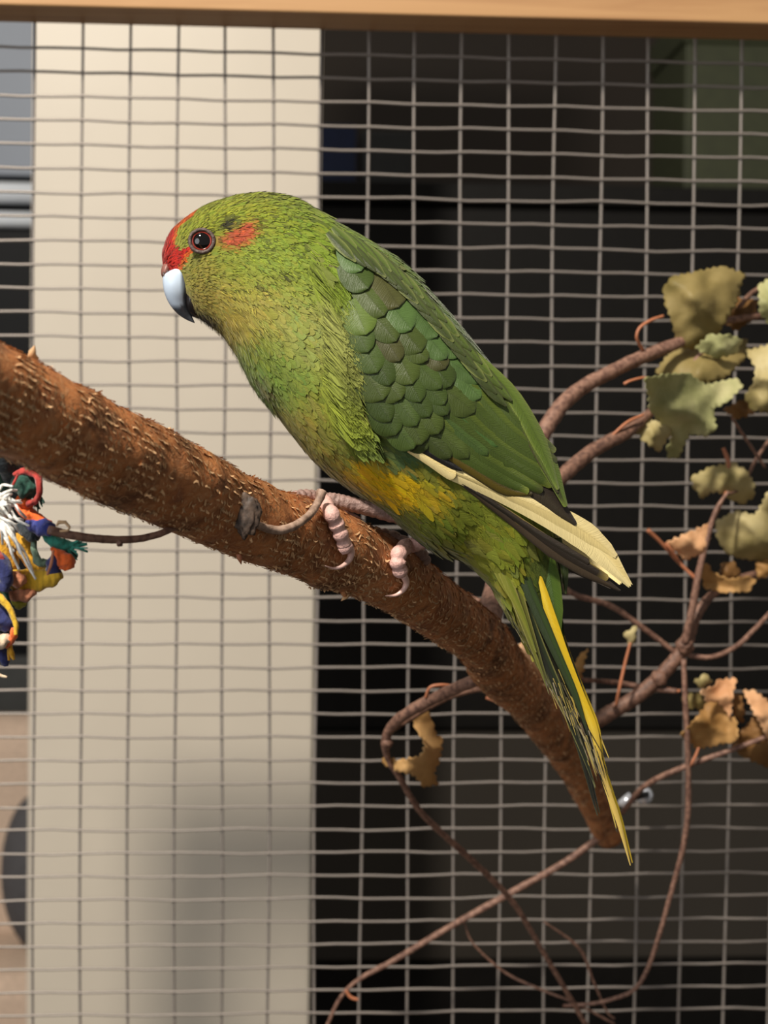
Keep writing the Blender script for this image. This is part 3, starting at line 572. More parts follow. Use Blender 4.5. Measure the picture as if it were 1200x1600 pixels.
def plumage(x, y):
    if inpoly(x, y, RED): return np.array(lin((172, 30, 18))) if inpoly(x+5, y+2, RED) or x < 268 else np.array(lin((184, 84, 22)))
    wgt = np.exp(-((KX[:, 0]-x)**2+(KX[:, 1]-y)**2)/(KX[:, 2]**2*0.8)) + 1e-9
    c = (wgt[:, None]*KC).sum(0)/wgt.sum()*np.array([0.90, 0.78, 1.05])
    for g, cc in ((1.6*gauss(x, y, 364, 366, 26, 12, -0.62), (158, 70, 42)), (1.3*gauss(x, y, 345, 352, 14, 6, -0.5), (40, 40, 18)), (1.5*gauss(x, y, 588, 744, 62, 24, 0.35), (206, 168, 8)), (0.75*gauss(x, y, 655, 756, 34, 20, 0.5), (178, 152, 26)),
                  (1.2*gauss(x, y, 312, 496, 24, 9, 0.3), (58, 46, 28)), (0.9*gauss(x, y, 268, 425, 10, 7, 0), (110, 34, 22)), (0.9*gauss(x, y, 302, 404, 8, 14, 0.2), (92, 92, 36)),
                  (1.0*gauss(x, y, 437, 425, 14, 4, 0.1), (52, 46, 20)), (0.8*gauss(x, y, 398, 442, 7, 4, 0), (34, 30, 16)), (0.7*gauss(x, y, 510, 407, 40, 5, -0.35), (74, 72, 34)), (0.55*gauss(x, y, 535, 590, 14, 40, -0.2), (60, 70, 24)),
                  (0.8*gauss(x, y, 400, 590, 10, 16, -0.5), (104, 92, 62)), (0.8*gauss(x, y, 720, 845, 12, 14, 0), (98, 92, 50)), (0.6*gauss(x, y, 560, 620, 16, 14, 0.2), (120, 104, 70))):
        g = min(1, g)
        if g > 0.12:
            g = min(1, (g-0.12)*1.25); c = c*(1-g) + np.array(lin(cc))*g
    return c
bcol = []
for i in range(NR):
    for k in range(NS):
        x, y, w_ = GRID[i, k]; f = persp(abs(w_)); bcol.append(plumage(600+(x-600)/f, 800+(y-800)/f)*0.8)
BODY = mesh_obj('body', V, Fc, M['plum'], BIRD, cols=bcol, fuv=[(0, v.x/U*0.3, 0.5) for v in V]); tag(BODY, 'head and body under the feathers')

class FM:                                     # collects many feathers into one mesh
    def __init__(s): s.v, s.f, s.c, s.u, s.n = [], [], [], [], 0
    def add(s, pts, nr, nc, cols, uvs):
        o = s.n; s.v.append(pts); s.c.append(cols); s.u.append(uvs)
        for r in range(nr-1):
            for c in range(nc-1): s.f.append((o+r*nc+c, o+r*nc+c+1, o+(r+1)*nc+c+1, o+(r+1)*nc+c))
        s.n += nr*nc
    def build(s, name, mat, parent): return mesh_obj(name, np.vstack(s.v), s.f, mat, parent, cols=np.vstack(s.c), fuv=np.vstack(s.u))
def flat_feather(fm, R, D, N, ln, wd, lift, camber, droop, col, tipcol=None, nr=5, nc=5, rag=0.12, shape=0.7):
    """a body feather: R root, D direction, N outward normal (all in pixels), rounded tip with uneven barbs"""
    Sd = np.cross(D, N); rnd = rng.random(); P_, C_, U_ = [], [], []
    jag = rng.uniform(-rag, rag, nc)
    for r in range(nr):
        v = r/(nr-1)
        for c in range(nc):
            u = -1+2*c/(nc-1); e = max(0.0, 1-abs(u)**2.2)
            vv = v*(0.62+0.38*e*(1)+jag[c]*1.0) if r == nr-1 else v*(0.72+0.28*e)
            prof = (0.35+0.65*math.sin(math.pi*min(0.5, v*shape+0.12)))*(1-0.25*max(0, v-0.7)/0.3) if nc > 2 else (1-v*0.93)**0.6
            p = R + D*(ln*vv) + Sd*(wd/2*prof*u) + N*(lift*vv + 0.6 - camber*u*u*wd*0.5 - droop*vv*vv*ln)
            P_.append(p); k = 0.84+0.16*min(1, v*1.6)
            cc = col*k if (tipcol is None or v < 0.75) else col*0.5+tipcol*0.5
            C_.append(cc); U_.append((u, vv*ln, rnd))
    fm.add(np.array([A(*p) for p in P_]), nr, nc, np.array(C_), np.array(U_))

WING_COVER = [(520, 430), (560, 415), (640, 440), (720, 520), (800, 610), (850, 700), (880, 800), (860, 800), (760, 745), (660, 690), (590, 690), (555, 600), (530, 500)]
fm = FM()
area_t = np.linalg.norm(GRID[1:, :, :]-GRID[:-1, :, :], axis=2).mean()
# sample the body surface evenly
quad_c, quad_a, quad_i = [], [], []
for i in range(1, NR-3):
    for k in range(NS):
        a_, b_, c_ = GRID[i, k], GRID[i+1, k], GRID[i, (k+1) % NS]; quad_a.append(np.linalg.norm(np.cross(b_-a_, c_-a_))); quad_i.append((i, k))
quad_a = np.array(quad_a); prob = quad_a/quad_a.sum()
# head is small but carries many small feathers
dens = np.array([(7.0 if GRID[i, k][0] < 345 else 4.2 if GRID[i, k][0] < 470 and GRID[i, k][1] < 470 else 1.6 if GRID[i, k][0] < 560 else 1.15) for i, k in quad_i]); prob = prob*dens; prob /= prob.sum()
pick = rng.choice(len(quad_i), 17000, p=prob)
for q in pick:
    i, k = quad_i[q]; fi, fk = rng.random(), rng.random(); k2 = (k+1) % NS
    a_, b_, c_, d_ = GRID[i, k], GRID[i+1, k], GRID[i, k2], GRID[i+1, k2]
    p = a_*(1-fi)*(1-fk)+b_*fi*(1-fk)+c_*(1-fi)*fk+d_*fi*fk
    D = (b_-a_)*(1-fk)+(d_-c_)*fk; D = D/np.linalg.norm(D); T = c_-a_; N = np.cross(D, T); N /= np.linalg.norm(N)
    ctr = np.array([(S[i][0]+S[i][2])/2, (S[i][1]+S[i][3])/2, 0])
    if np.dot(N, p-ctr) < 0: N = -N
    x, y, w_ = p; f = persp(abs(w_)); X, Y = 600+(x-600)/f, 800+(y-800)/f
    if abs(w_) > 25 and inpoly(X, Y, WING_COVER): continue
    if math.hypot(X-316, Y-377) < 21 and abs(w_) > 20: continue
    if X < 289 and Y > 424 and Y < 480: continue
    col = plumage(X, Y)
    j = rng.normal(0, 0.08); col = col*(1+j)*np.array([1+rng.normal(0, 0.07), 1, 1+rng.normal(0, 0.10)])
    dark = np.array(lin((48, 44, 18)))
    ang = rng.normal(0, 0.16); D2 = D*math.cos(ang)+np.cross(N, D)*math.sin(ang)
    if X < 345:   ln, wd, lf = rng.uniform(11, 18), rng.uniform(3.0, 5.0), 1.3
    elif X < 470 and Y < 470: ln, wd, lf = rng.uniform(17, 28), rng.uniform(5, 9), 1.5
    elif X < 560 and Y < 720: ln, wd, lf = rng.uniform(30, 46), rng.uniform(13, 22), 0.8
    else: ln, wd, lf = rng.uniform(32, 54), rng.uniform(12, 20), 1.8
    if inpoly(X, Y, RED): ln, wd, lf = 12, 4, 0.9
    if X < 520 and Y < 400 and rng.random() < 0.16: col = col*0.45+dark*0.4     # dark feather bases show on crown and nape
    elif X > 470 and rng.random() < 0.06: col = col*0.7+np.array(lin((120, 110, 70)))*0.3
    if Y > 840 and X > 620 and X < 800: lf += 3
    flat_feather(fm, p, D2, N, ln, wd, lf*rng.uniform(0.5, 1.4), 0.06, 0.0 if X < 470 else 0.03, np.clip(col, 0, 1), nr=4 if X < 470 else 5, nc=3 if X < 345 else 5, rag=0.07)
# loose barbs fraying over the chest side, throat and belly edge
for n in range(26000):
    i, k = quad_i[rng.choice(len(quad_i), p=prob)]; p = GRID[i, k].copy(); x, y, w_ = p
    f = persp(abs(w_)); X, Y = 600+(x-600)/f, 800+(y-800)/f
    if (abs(w_) > 25 and inpoly(X, Y, WING_COVER)) or (X < 289 and Y > 416) or (math.hypot(X-316, Y-377) < 23 and abs(w_) > 20): continue
    if inpoly(X, Y, RED) and rng.random() < 0.5: continue
    p = p + (GRID[i+1, k]-p)*rng.random() + (GRID[i, (k+1) % NS]-p)*rng.random()
    D = GRID[i+1, k]-GRID[i, k]; D /= np.linalg.norm(D); T = GRID[i, (k+1) % NS]-GRID[i, k]; N = np.cross(D, T); N /= np.linalg.norm(N)
    if np.dot(N, p-np.array([(S[i][0]+S[i][2])/2, (S[i][1]+S[i][3])/2, 0])) < 0: N = -N
    ang = rng.normal(0, 0.24); D = D*math.cos(ang)+np.cross(N, D)*math.sin(ang)
    col = plumage(X, Y)*(rng.choice([0.55, 0.8, 1.0, 1.25, 1.5], p=[0.14, 0.22, 0.26, 0.24, 0.14]) if not (X < 530 and Y < 470) else rng.choice([0.25, 0.6, 1.0, 1.4, 1.8], p=[0.2, 0.2, 0.2, 0.25, 0.15])); col = np.clip(col*np.array([1.06, 1.03, 0.9]), 0, 1)
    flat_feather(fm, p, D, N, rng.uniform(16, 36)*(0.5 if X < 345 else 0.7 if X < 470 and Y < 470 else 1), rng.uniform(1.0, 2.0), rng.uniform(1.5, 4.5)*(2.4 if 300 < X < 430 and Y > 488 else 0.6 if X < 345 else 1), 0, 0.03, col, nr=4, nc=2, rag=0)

# ---- wing
SH = np.array([520., 450.]); AX = np.array([0.7071, 0.7071]); WL = 658.0
def sq(x, y):
    d = np.array([x, y])-SH; return float(d@AX)/WL, float(d[0]*0.7071-d[1]*0.7071)
QM = [(-0.2, 70), (0.0, 95), (0.225, 106), (0.4, 104), (0.54, 90), (0.677, 54), (0.795, 24), (1.1, 20)]
def qmax(s): return float(np.interp(s, [a for a, _ in QM], [b for _, b in QM]))
def wingw(x, y):
    s, q = sq(x, y); base = 125-81*max(0, min(1.1, s))**1.25 if s > 0 else 125+s*60
    base *= min(1, 0.93+0.4*max(0, s))
    if q > 0: W_ = base*math.sqrt(max(0.03, 1-(q/(qmax(s)+14))**2))
    else: W_ = base*math.sqrt(max(0.1, 1-(q/260)**2))
    f = persp(W_); b_ = bodyw(600+(x-600)*f, 800+(y-800)*f)
    return max(W_, b_+6)
def wf(path, widths, lift, cols, parent, name='feather', nr=14, nc=7, camber=2.2, roll=0.0, asym=0.5, rag=0.0, wfun=None, fade=None, rnd_tip=None, tipc=None):
    """a wing or tail feather along a pixel path. widths: profile; cols: (upper web, lower web, rim) colours; asym: share of the width above the shaft"""
    R = catmull(path, 61); vs_ = np.linspace(0, 1, nr)
    if rnd_tip: vs_ = 1-(1-vs_)**2.3; vs_[-1] = 0.9995
    R = np.array([[np.interp(v*60, range(61), R[:, c]) for c in (0, 1)] for v in vs_])
    W_ = np.interp(vs_, np.linspace(0, 1, len(widths)), widths); Vv, C_, U_ = [], [], []
    if rnd_tip: W_ = W_*np.sqrt(np.clip(1-(np.clip(vs_-(1-rnd_tip), 0, 1)/rnd_tip)**2, 0.0, 1))
    rnd = random.random(); up, lo, rim = [np.array(lin(c)) for c in cols]; j = 1+random.gauss(0, 0.06); tot = 0
    for r in range(nr):
        t = R[min(r+1, nr-1)]-R[max(r-1, 0)]; t /= np.linalg.norm(t); nrm = np.array([t[1], -t[0]])      # points to the upper right
        if r: tot += np.linalg.norm(R[r]-R[r-1])
        v = vs_[r]
        for c in range(nc):
            u = -1+2*c/(nc-1); off = W_[r]*(u*0.5 + (asym-0.5))
            e = 1-abs(u)**2.5; back = (0 if r < nr-1 else 0) + ((-(1-e)*W_[r]*0.30) if v > 0.6 and not rnd_tip else 0)*(v-0.6)/0.4
            px = R[r]+nrm*off+t*(back + (random.uniform(-rag, rag) if r >= nr-2 else 0))
            lf = lift[0]+(lift[1]-lift[0])*v
            dw = (wfun or wingw)(px[0], px[1]) + lf - camber*u*u + roll*u
            Vv.append(Lp(px[0], px[1], dw))
            cc = (up if u > 0.03 else lo)*j
            if tipc is not None: k_ = min(1, max(0, (v-0.5)/0.25)); cc = cc*(1-k_)+np.array(lin(tipc))*k_
            elif abs(u) > 0.8 or v > 0.97: cc = rim*j
            if fade is not None and v < fade: cc = cc*0.75
            C_.append(np.clip(cc, 0, 1)); U_.append((u, tot, rnd))
    Fc_ = [(r*nc+c, r*nc+c+1, (r+1)*nc+c+1, (r+1)*nc+c) for r in range(nr-1) for c in range(nc-1)]
    return mesh_obj(name, Vv, Fc_, M['quill'], parent, cols=C_, fuv=U_)
# wing shell under the feathers
edge_up = catmull([(545, 425), (600, 415), (655, 452), (720, 520), (785, 592), (838, 670), (868, 745), (888, 800)], 30)
edge_lo = catmull([(528, 455), (548, 540), (568, 620), (610, 672), (680, 705), (750, 745), (820, 785), (888, 808)], 30)
Vv, Fc_, C_, U_ = [], [], [], []
for r in range(30):
    for c in range(12):
        t = c/11; p = edge_lo[r]*(1-t)+edge_up[r]*t; Vv.append(Lp(p[0], p[1], wingw(p[0], p[1])-1.0)); C_.append(lin((50, 66, 24))); U_.append((t*2-1, r*20, 0.3))
Fc_ = [(r*12+c, r*12+c+1, (r+1)*12+c+1, (r+1)*12+c) for r in range(29) for c in range(11)]
WING = mesh_obj('wing', Vv, Fc_, M['quill'], BIRD, cols=C_, fuv=U_); tag(WING, 'folded green wing with a cream edge')
DK = (44, 36, 28)
# flight feathers, lowest first
wf([(690, 732), (790, 806), (880, 868), (968, 923)], [2, 10, 16, 28, 24, 4], (-1, 0), (DK, (66, 54, 40), DK), WING, 'primary_feather', 16, rag=3)
wf([(680, 722), (780, 792), (870, 856), (950, 905)], [2, 8, 14, 22, 12], (0, 1), (DK, DK, (150, 130, 70)), WING, 'primary_feather', 16)
wf([(668, 722), (760, 780), (850, 840), (920, 880)], [2, 6, 10, 14, 12], (0.5, 1.5), (DK, (40, 34, 26), DK), WING, 'primary_feather', 16)
CR = (226, 204, 138); CR2 = (238, 218, 156)
wf([(700, 738), (782, 770), (868, 812), (928, 850), (986, 917)], [20, 25, 32, 38, 44, 38, 8], (2, 3), (CR, CR2, CR2), WING, 'primary_feather', 18, rag=3)
wf([(690, 730), (760, 758), (850, 797), (915, 832), (962, 870)], [10, 12, 24, 34, 34, 10], (3, 4), (CR2, CR, CR2), WING, 'primary_feather', 18, rag=3)
wf([(640, 700), (670, 718), (700, 738), (712, 744)], [15, 17, 19, 18], (3.5, 5), (CR, CR2, CR), WING, 'primary_feather', 12)
wf([(640, 690), (675, 710), (705, 727), (722, 735)], [12, 14, 12, 4], (5, 5.5), ((26, 24, 24), (26, 24, 24), (26, 24, 24)), WING, 'primary_feather', 12)
wf([(760, 690), (820, 745), (868, 790), (900, 820)], [30, 36, 34, 26, 8], (4, 5), (DK, (52, 44, 30), DK), WING, 'primary_feather', 14)
wf([(690, 705), (740, 735), (790, 765), (832, 772)], [14, 20, 20, 8], (5, 6), ((70, 62, 26), (92, 78, 22), (50, 42, 22)), WING, 'secondary_feather', 14)
OL = (66, 82, 28); OL2 = (78, 92, 30); RIM = (112, 122, 46)
for k, (rt, tp, wd) in enumerate([((650, 650), (826, 770), 34), ((664, 640), (848, 768), 34), ((682, 632), (864, 759), 34), ((700, 622), (868, 748), 34), ((716, 612), (869, 736), 32), ((736, 602), (870, 722), 30), ((756, 594), (868, 706), 28)]):
    md_ = ((rt[0]+tp[0])/2-6, (rt[1]+tp[1])/2+8)
    wf([rt, md_, tp], [wd*0.6, wd, wd, wd*0.9, wd*0.4], (5.5+k*0.8, 7+k*0.9), (OL2 if k % 2 else OL, OL, RIM if k % 2 == 0 else (60, 64, 26)), WING, 'secondary_feather', 14, roll=1.2)
wf([(722, 556), (800, 645), (850, 716), (884, 792)], [26, 34, 34, 28, 8], (10, 12), ((92, 116, 34), (60, 66, 26), (104, 120, 44)), WING, 'tertial_feather', 16, asym=0.55)
wf([(775, 590), (818, 655), (848, 715), (872, 770)], [20, 26, 22, 6], (12, 13), ((50, 44, 26), (78, 92, 30), (58, 50, 30)), WING, 'tertial_feather', 14)
wf([(722, 536), (796, 612), (842, 690), (872, 765)], [10, 24, 26, 6], (13, 14.5), ((96, 118, 36), (84, 104, 32), (112, 126, 50)), WING, 'tertial_feather', 14)
# coverts, row by row from the trailing edge to the shoulder
G1, G2, G3 = (68, 82, 32), (58, 74, 28), (74, 98, 42)
for k, (rt, tp, wd) in enumerate([((610, 640), (668, 702), 38), ((622, 622), (704, 716), 38), ((642, 616), (732, 716), 38), ((660, 606), (762, 712), 38), ((684, 604), (778, 698), 38), ((706, 596), (796, 684), 38), ((724, 588), (800, 668), 34)]):
    c = (72, 104, 46) if k in (4, 5) else (68, 90, 38) if k == 3 else G1 if k > 1 else (60, 72, 30)
    wf([rt, ((rt[0]+tp[0])/2-5, (rt[1]+tp[1])/2+6), tp], [wd*0.7, wd, wd*1.05, wd*0.95, wd*0.85], (4.5+k*0.3, 7.5+k*0.3), (c, tuple(int(v*0.95) for v in c), tuple(int(v*0.92) for v in c)), WING, 'greater_covert_feather', 14, roll=1.0, rnd_tip=0.22)  # rim tone darkened to paint the shadow line at each edge
rows = [(0.375, 58, 40), (0.325, 56, 42), (0.275, 56, 44), (0.225, 58, 46), (0.175, 58, 48), (0.125, 58, 50), (0.075, 58, 52), (0.025, 56, 50), (-0.02, 50, 46)]
rc = random.Random(11)
FB = catmull([(528, 415), (546, 470), (552, 545), (554, 610), (574, 668), (618, 704)], 60)
def wb_ok(p): k = int(np.abs(FB[:, 1]-p[1]).argmin()); return p[0] > FB[k, 0]+4
for ri, (s, ln, wd) in enumerate(rows):
    q = qmax(s)-38 - (ri % 2)*wd*0.36; lowq = -92+max(0, (0.25-s))*190
    while q > lowq:
        s2 = s+rc.uniform(-0.02, 0.02)+0.0005*q*0.35; p = SH+AX*WL*s2+np.array([0.7071, -0.7071])*q
        ang = math.radians(60-12*max(0, min(1, s/0.4))-0.11*q+rc.uniform(-10, 10)); d = np.array([math.cos(ang), math.sin(ang)])
        wd2 = wd*rc.uniform(0.82, 1.22)
        if wb_ok(p+d*8): 
            l2 = ln*rc.uniform(0.9, 1.15); rt = p-d*l2*0.5; tp = p+d*l2*0.62
            g = rc.random(); up_q = q > 38
            c = (78, 104, 52) if (up_q and g < 0.7) else G2 if g < 0.4 else G1 if g < 0.72 else (66, 84, 34) if g < 0.93 else (74, 76, 38)  # brighter green on the upper coverts paints in their sheen
            if s < 0.1 and q < 0: c = (92, 112, 46)
            wf([rt, p+d*2, tp], [wd2*0.6, wd2*0.95, wd2*1.05, wd2*1.05, wd2], (7+ri*0.55, 11+ri*0.6), (c, tuple(int(v*0.96) for v in c), tuple(int(v*0.92) for v in c)), WING, 'covert_feather', 15, 9, camber=2.0, roll=rc.uniform(-0.8, 0.8), rag=0.0, rnd_tip=0.42)  # darker rim colours in the shadow line where coverts overlap
        q -= wd*rc.uniform(0.56, 0.74)
# scapulars along the back edge
for k in range(15):
    t = k/14; r = catmull([(545, 372), (600, 402), (660, 455), (725, 530), (780, 598)], 15)[k]
    for off, cc in ((-6, (88, 108, 36)), (-18, (70, 84, 34))):
        p = r+np.array([-0.7071, 0.7071])*(-off)*-1*-1; d = np.array([0.70, 0.714]); p = r+np.array([off*0.7, -off*0.7])
        wf([p-d*30, p+d*2, p+d*34], [8, 15, 17, 14, 4], (15 if off < -10 else 13, 19 if off < -10 else 17), (cc, tuple(int(v*0.8) for v in cc), (116, 124, 64) if k % 3 == 0 else (60, 66, 30)), WING, 'scapular_feather', 9, 5, roll=0.5, camber=1.5)

# soft chest and shoulder feathers that lie over the front edge of the wing
for n in range(2200):
    k = rng.integers(0, 60); b_ = FB[k]+np.array([rng.uniform(-50, 6), rng.uniform(-10, 6)]); ang = rng.normal(0.98, 0.17); d = np.array([math.cos(ang), math.sin(ang)])
    ln, wd = rng.uniform(34, 54), rng.uniform(9, 15); fine = rng.random() < 0.8
    if fine: wd = rng.uniform(1.0, 2.0); ln *= 1.1
    tp = b_+d*ln; 
    if k > 44 and rng.random() < (k-44)/10: continue
    if tp[0] > FB[k][0]+(10+14*rng.random()): continue
    f = persp(110); w0 = bodyw(600+(b_[0]-600)*f, 800+(b_[1]-800)*f)+3.5
    if w0 < 20: continue
    w1 = max(bodyw(600+(tp[0]-600)*f, 800+(tp[1]-800)*f)+4, (wingw(tp[0], tp[1])+11) if tp[0] > FB[k][0]-14 else 0)
    if w1-w0 > 0.55*ln: continue
    col = plumage(b_[0], b_[1])*(1+rng.normal(0, 0.09)) if not fine else plumage(b_[0], b_[1])*rng.choice([0.6, 1.0, 1.4]); nr, nc = 6, (2 if fine else 5); pts, cs, us = [], [], []; jag = rng.uniform(-0.12, 0.12, nc)
    nm = np.array([d[1], -d[0]]); rd = rng.random()
    for r_ in range(nr):
        v = r_/(nr-1)
        for c in range(nc):
            u = -1+2*c/(nc-1); vv = v*(0.68+0.32*(1-abs(u)**2.2)+(jag[c] if r_ == nr-1 else 0)) if not fine else v
            wdt = wd*(0.4+0.6*math.sin(math.pi*min(0.5, v*0.7+0.12))) if not fine else wd*(1-0.9*v)**0.6
            px = b_+d*ln*vv+nm*wdt/2*u; pts.append(Lp(px[0], px[1], w0+(w1-w0)*vv**0.8+(1.5 if fine else 0)-0.05*u*u*wd)); cs.append(np.clip(col, 0, 1)); us.append((u, vv*ln, rd))
    fm.add(np.array(pts), nr, nc, np.array(cs), np.array(us))
pl_ = fm.build('plumage', M['plum'], BODY); tag(pl_, 'soft green and yellow body feathers', kind='stuff')

# far wing: the mirror image of the near one
def mirror(o, parent):
    me = o.data.copy(); co = np.empty(len(me.vertices)*3, np.float32); me.vertices.foreach_get('co', co); co[1::3] *= -1; me.vertices.foreach_set('co', co); me.flip_normals(); me.update()
    c = bpy.data.objects.new(o.name.split('.')[0], me); COL.objects.link(c); c.parent = parent; return c
far = mirror(WING, BIRD)
for ch_ in [o for o in COL.objects if o.parent is WING]: mirror(ch_, far)

# ---- tail
def tailw(base): return lambda x, y: base
YL, YL2 = (212, 176, 34), (218, 186, 52)
TG, BLK, OLV = (44, 72, 42), (26, 26, 18), (120, 122, 44)
TAIL = [
 ([(850, 850), (864, 930), (872, 1008)], [20, 30, 26, 8], 20, ((70, 92, 30), (62, 84, 28), (80, 98, 36)), 0),
 ([(872, 840), (882, 890), (884, 928)], [10, 12, 4], 8, ((60, 72, 34), (60, 72, 34), (72, 84, 40)), 0),
 ([(826, 880), (872, 1000), (915, 1120), (950, 1240), (964, 1300)], [14, 22, 22, 16, 6, 2], -8, (BLK, BLK, (50, 48, 34)), 2),
 ([(806, 870), (846, 1000), (892, 1120), (934, 1276)], [14, 20, 20, 12, 2], 14, (BLK, BLK, (60, 58, 34)), 3),
 ([(800, 880), (832, 980), (868, 1070), (905, 1160), (930, 1230)], [12, 16, 16, 10, 2], 20, ((38, 46, 30), (30, 32, 22), (120, 118, 66)), 3),
 ([(835, 884), (846, 910), (863, 974), (885, 1036), (908, 1092), (928, 1140), (936, 1186), (950, 1236), (966, 1282), (985, 1352)], [3, 8, 19, 17, 15, 13, 9, 9, 8, 2], 26, (YL, YL2, YL2), 1),
 ([(806, 850), (822, 910), (848, 972), (872, 1026), (897, 1082), (920, 1150)], [16, 20, 19, 15, 11, 2], 32, ((48, 64, 28), (40, 52, 24), (32, 40, 20)), 2),
 ([(790, 860), (814, 940), (834, 1000), (850, 1050), (864, 1090)], [14, 14, 8, 4, 1], 30, ((96, 98, 40), (70, 70, 30), (150, 142, 84)), 2),
 ([(782, 870), (806, 940), (826, 996), (844, 1045), (858, 1085)], [14, 13, 8, 4, 1], 34, (OLV, (104, 104, 40), (156, 148, 90)), 2),
 ([(772, 860), (797, 920), (818, 966), (838, 1020)], [16, 15, 8, 2], 36, ((104, 112, 36), (116, 118, 40), (136, 134, 60)), 2),
 ([(760, 850), (786, 905), (808, 946), (826, 985)], [18, 16, 8, 2], 34, ((98, 110, 34), (110, 112, 38), (128, 128, 52)), 2)]
for pts, wd, dep, cols, rg in TAIL: wf(pts, wd, (0, 0), cols, BIRD, 'tail_feather', 22, 7, camber=1.6, rag=rg, wfun=tailw(dep+12), tipc=(206, 176, 92) if cols[0] == YL else None)
# mirrored outer tail feathers of the far side
for k in (3, 5, 6, 8):
    pts, wd, dep, cols, rg = TAIL[k]; wf([(x+3, y-4) for x, y in pts], [v*0.9 for v in wd], (0, 0), cols, BIRD, 'tail_feather', 22, 7, camber=-1.6, rag=rg, wfun=tailw(-dep-10))
rb = random.Random(21); pa, pc = [], []
fmb = FM()
for n in range(70):
    t = rb.random(); x = 858+74*t+rb.gauss(0, 5); y = 1058+124*t+rb.gauss(0, 12); d = np.array([0.36+rb.gauss(0, 0.08), 0.93, rb.gauss(0, 0.1)]); d /= np.linalg.norm(d)
    cc = [(150, 138, 112), (166, 152, 100), (90, 84, 62), (186, 164, 84), (52, 46, 36)][rb.randrange(5)]
    flat_feather(fmb, np.array([x, y, 40+rb.uniform(-14, 6)]), d, np.array([0, 0, 1.0]), rb.uniform(35, 95), rb.uniform(0.8, 1.7), 2, 0, rb.uniform(-0.06, 0.06), np.array(lin(cc)), nr=6, nc=2, rag=0)
for (x, y, x2, y2) in ((926, 1128, 960, 1212), (930, 1155, 946, 1240), (946, 1240, 966, 1318), (918, 1110, 934, 1150), (890, 1085, 905, 1140)):
    d = np.array([x2-x, y2-y, 0.0]); l_ = np.linalg.norm(d); flat_feather(fmb, np.array([x, y, 28.0]), d/l_, np.array([0, 0, 1.0]), l_, 3, 2, 0, 0, np.array(lin((196, 170, 80))), nr=6, nc=2, rag=0)
fr = fmb.build('frayed_barbs', M['plum'], BIRD); tag(fr, 'frayed loose barbs at the worn tail tip', kind='stuff')

# ---- eye, both sides
def ball(c, r, m, name, parent, sx=1, sy=1, sz=1, sub=4):
    bm = bmesh.new(); bmesh.ops.create_icosphere(bm, subdivisions=sub, radius=r*U)
    o = mesh_obj(name, [Vector((v.co.x*sx, v.co.y*sy, v.co.z*sz))+c for v in bm.verts], [[v.index for v in f.verts] for f in bm.faces], m, parent); bm.free(); return o
def ring(c, r, rt, m, name, parent, flat=1.0, side=1, wob=0.0):
    Vr, Fr = [], []; na, nb_ = 48, 10
    for a_ in range(na):
        t = 2*math.pi*a_/na; rr_ = r*(1+wob*noise.noise(Vector((math.cos(t)*2, math.sin(t)*2, 3))))
        for b_ in range(nb_):
            p = 2*math.pi*b_/nb_; q = rr_+rt*math.cos(p); Vr.append(c+Vector((q*math.cos(t)*U, -side*rt*math.sin(p)*flat*U, q*math.sin(t)*U*0.95)))
    for a_ in range(na):
        for b_ in range(nb_): Fr.append((a_*nb_+b_, ((a_+1) % na)*nb_+b_, ((a_+1) % na)*nb_+(b_+1) % nb_, a_*nb_+(b_+1) % nb_))
    return mesh_obj(name, Vr, Fr, m, parent)
ew = bodyw(318, 382)
EC = Lp(316, 377.5, ew+4)
for side in (1, -1):
    c = Vector((EC.x, EC.y*side, EC.z))
    e = ball(c+Vector((0, side*2.0*U, 0)), 17.2, M['eye'], 'eye', BIRD, sy=0.72); tag(e, 'glossy black eye')
    ring(c+Vector((0, -side*6.0*U, 0)), 14.0, 1.5, M['iris'], 'iris', e, 0.6, side)
    ring(c+Vector((0, -side*6.5*U, 0)), 18.2, 3.0, M['lid'], 'eyelid', e, 0.9, side, 0.05)
# ---- beak
def loft(secs, n, seg, colf=None, sup=1.0):
    R = catmull(secs, n); Vb, Cb = [], []
    for r in R:
        for k in range(seg):
            th = 2*math.pi*k/seg; cx_, cy_ = (r[0]+r[2])/2, (r[1]+r[3])/2
            x = cx_+(r[0]-r[2])/2*math.cos(th); y = cy_+(r[1]-r[3])/2*math.cos(th); w_ = r[4]*math.copysign(abs(math.sin(th))**sup, math.sin(th))
            Vb.append(A(x, y, w_)); Cb.append(colf(x, y) if colf else (1, 1, 1))
    Fb = [(i*seg+k, (i+1)*seg+k, (i+1)*seg+(k+1) % seg, i*seg+(k+1) % seg) for i in range(n-1) for k in range(seg)]
    Fb += [tuple(range(seg)), tuple(reversed([(n-1)*seg+k for k in range(seg)]))]; return Vb, Fb, Cb
def beakcol(x, y):
    lo, dk = np.array(lin((196, 212, 230))), np.array(lin((30, 28, 30)))
    edge = 287.5
    t = max(0, min(1, (y-(478-(x-262)*0.02))/7)) if x < 284 else max(0, min(1, (y-476)/5))
    t = max(t, max(0, min(1, (x-edge)/2.5))); return lo*(1-t)+dk*t
Vb, Fb, Cb = loft([(262, 428, 306, 416, 27), (256, 434, 307, 426, 33), (256, 448, 306, 444, 34), (259, 462, 303, 459, 30), (266, 477, 297, 474, 21), (277, 490, 297, 484, 13), (290, 499, 299, 492, 6), (304, 505, 304, 503, 0.8)], 48, 36, beakcol, 0.62)
mesh_obj('upper_beak', Vb, Fb, M['beak'], BIRD, cols=Cb); tag(COL.objects[-1], 'pale blue grey upper beak with black tip')
Vb, Fb, Cb = loft([(290, 455, 312, 466, 30), (291, 474, 312, 484, 27), (294, 487, 312, 494, 18), (299, 494, 310, 498, 7)], 20, 20)
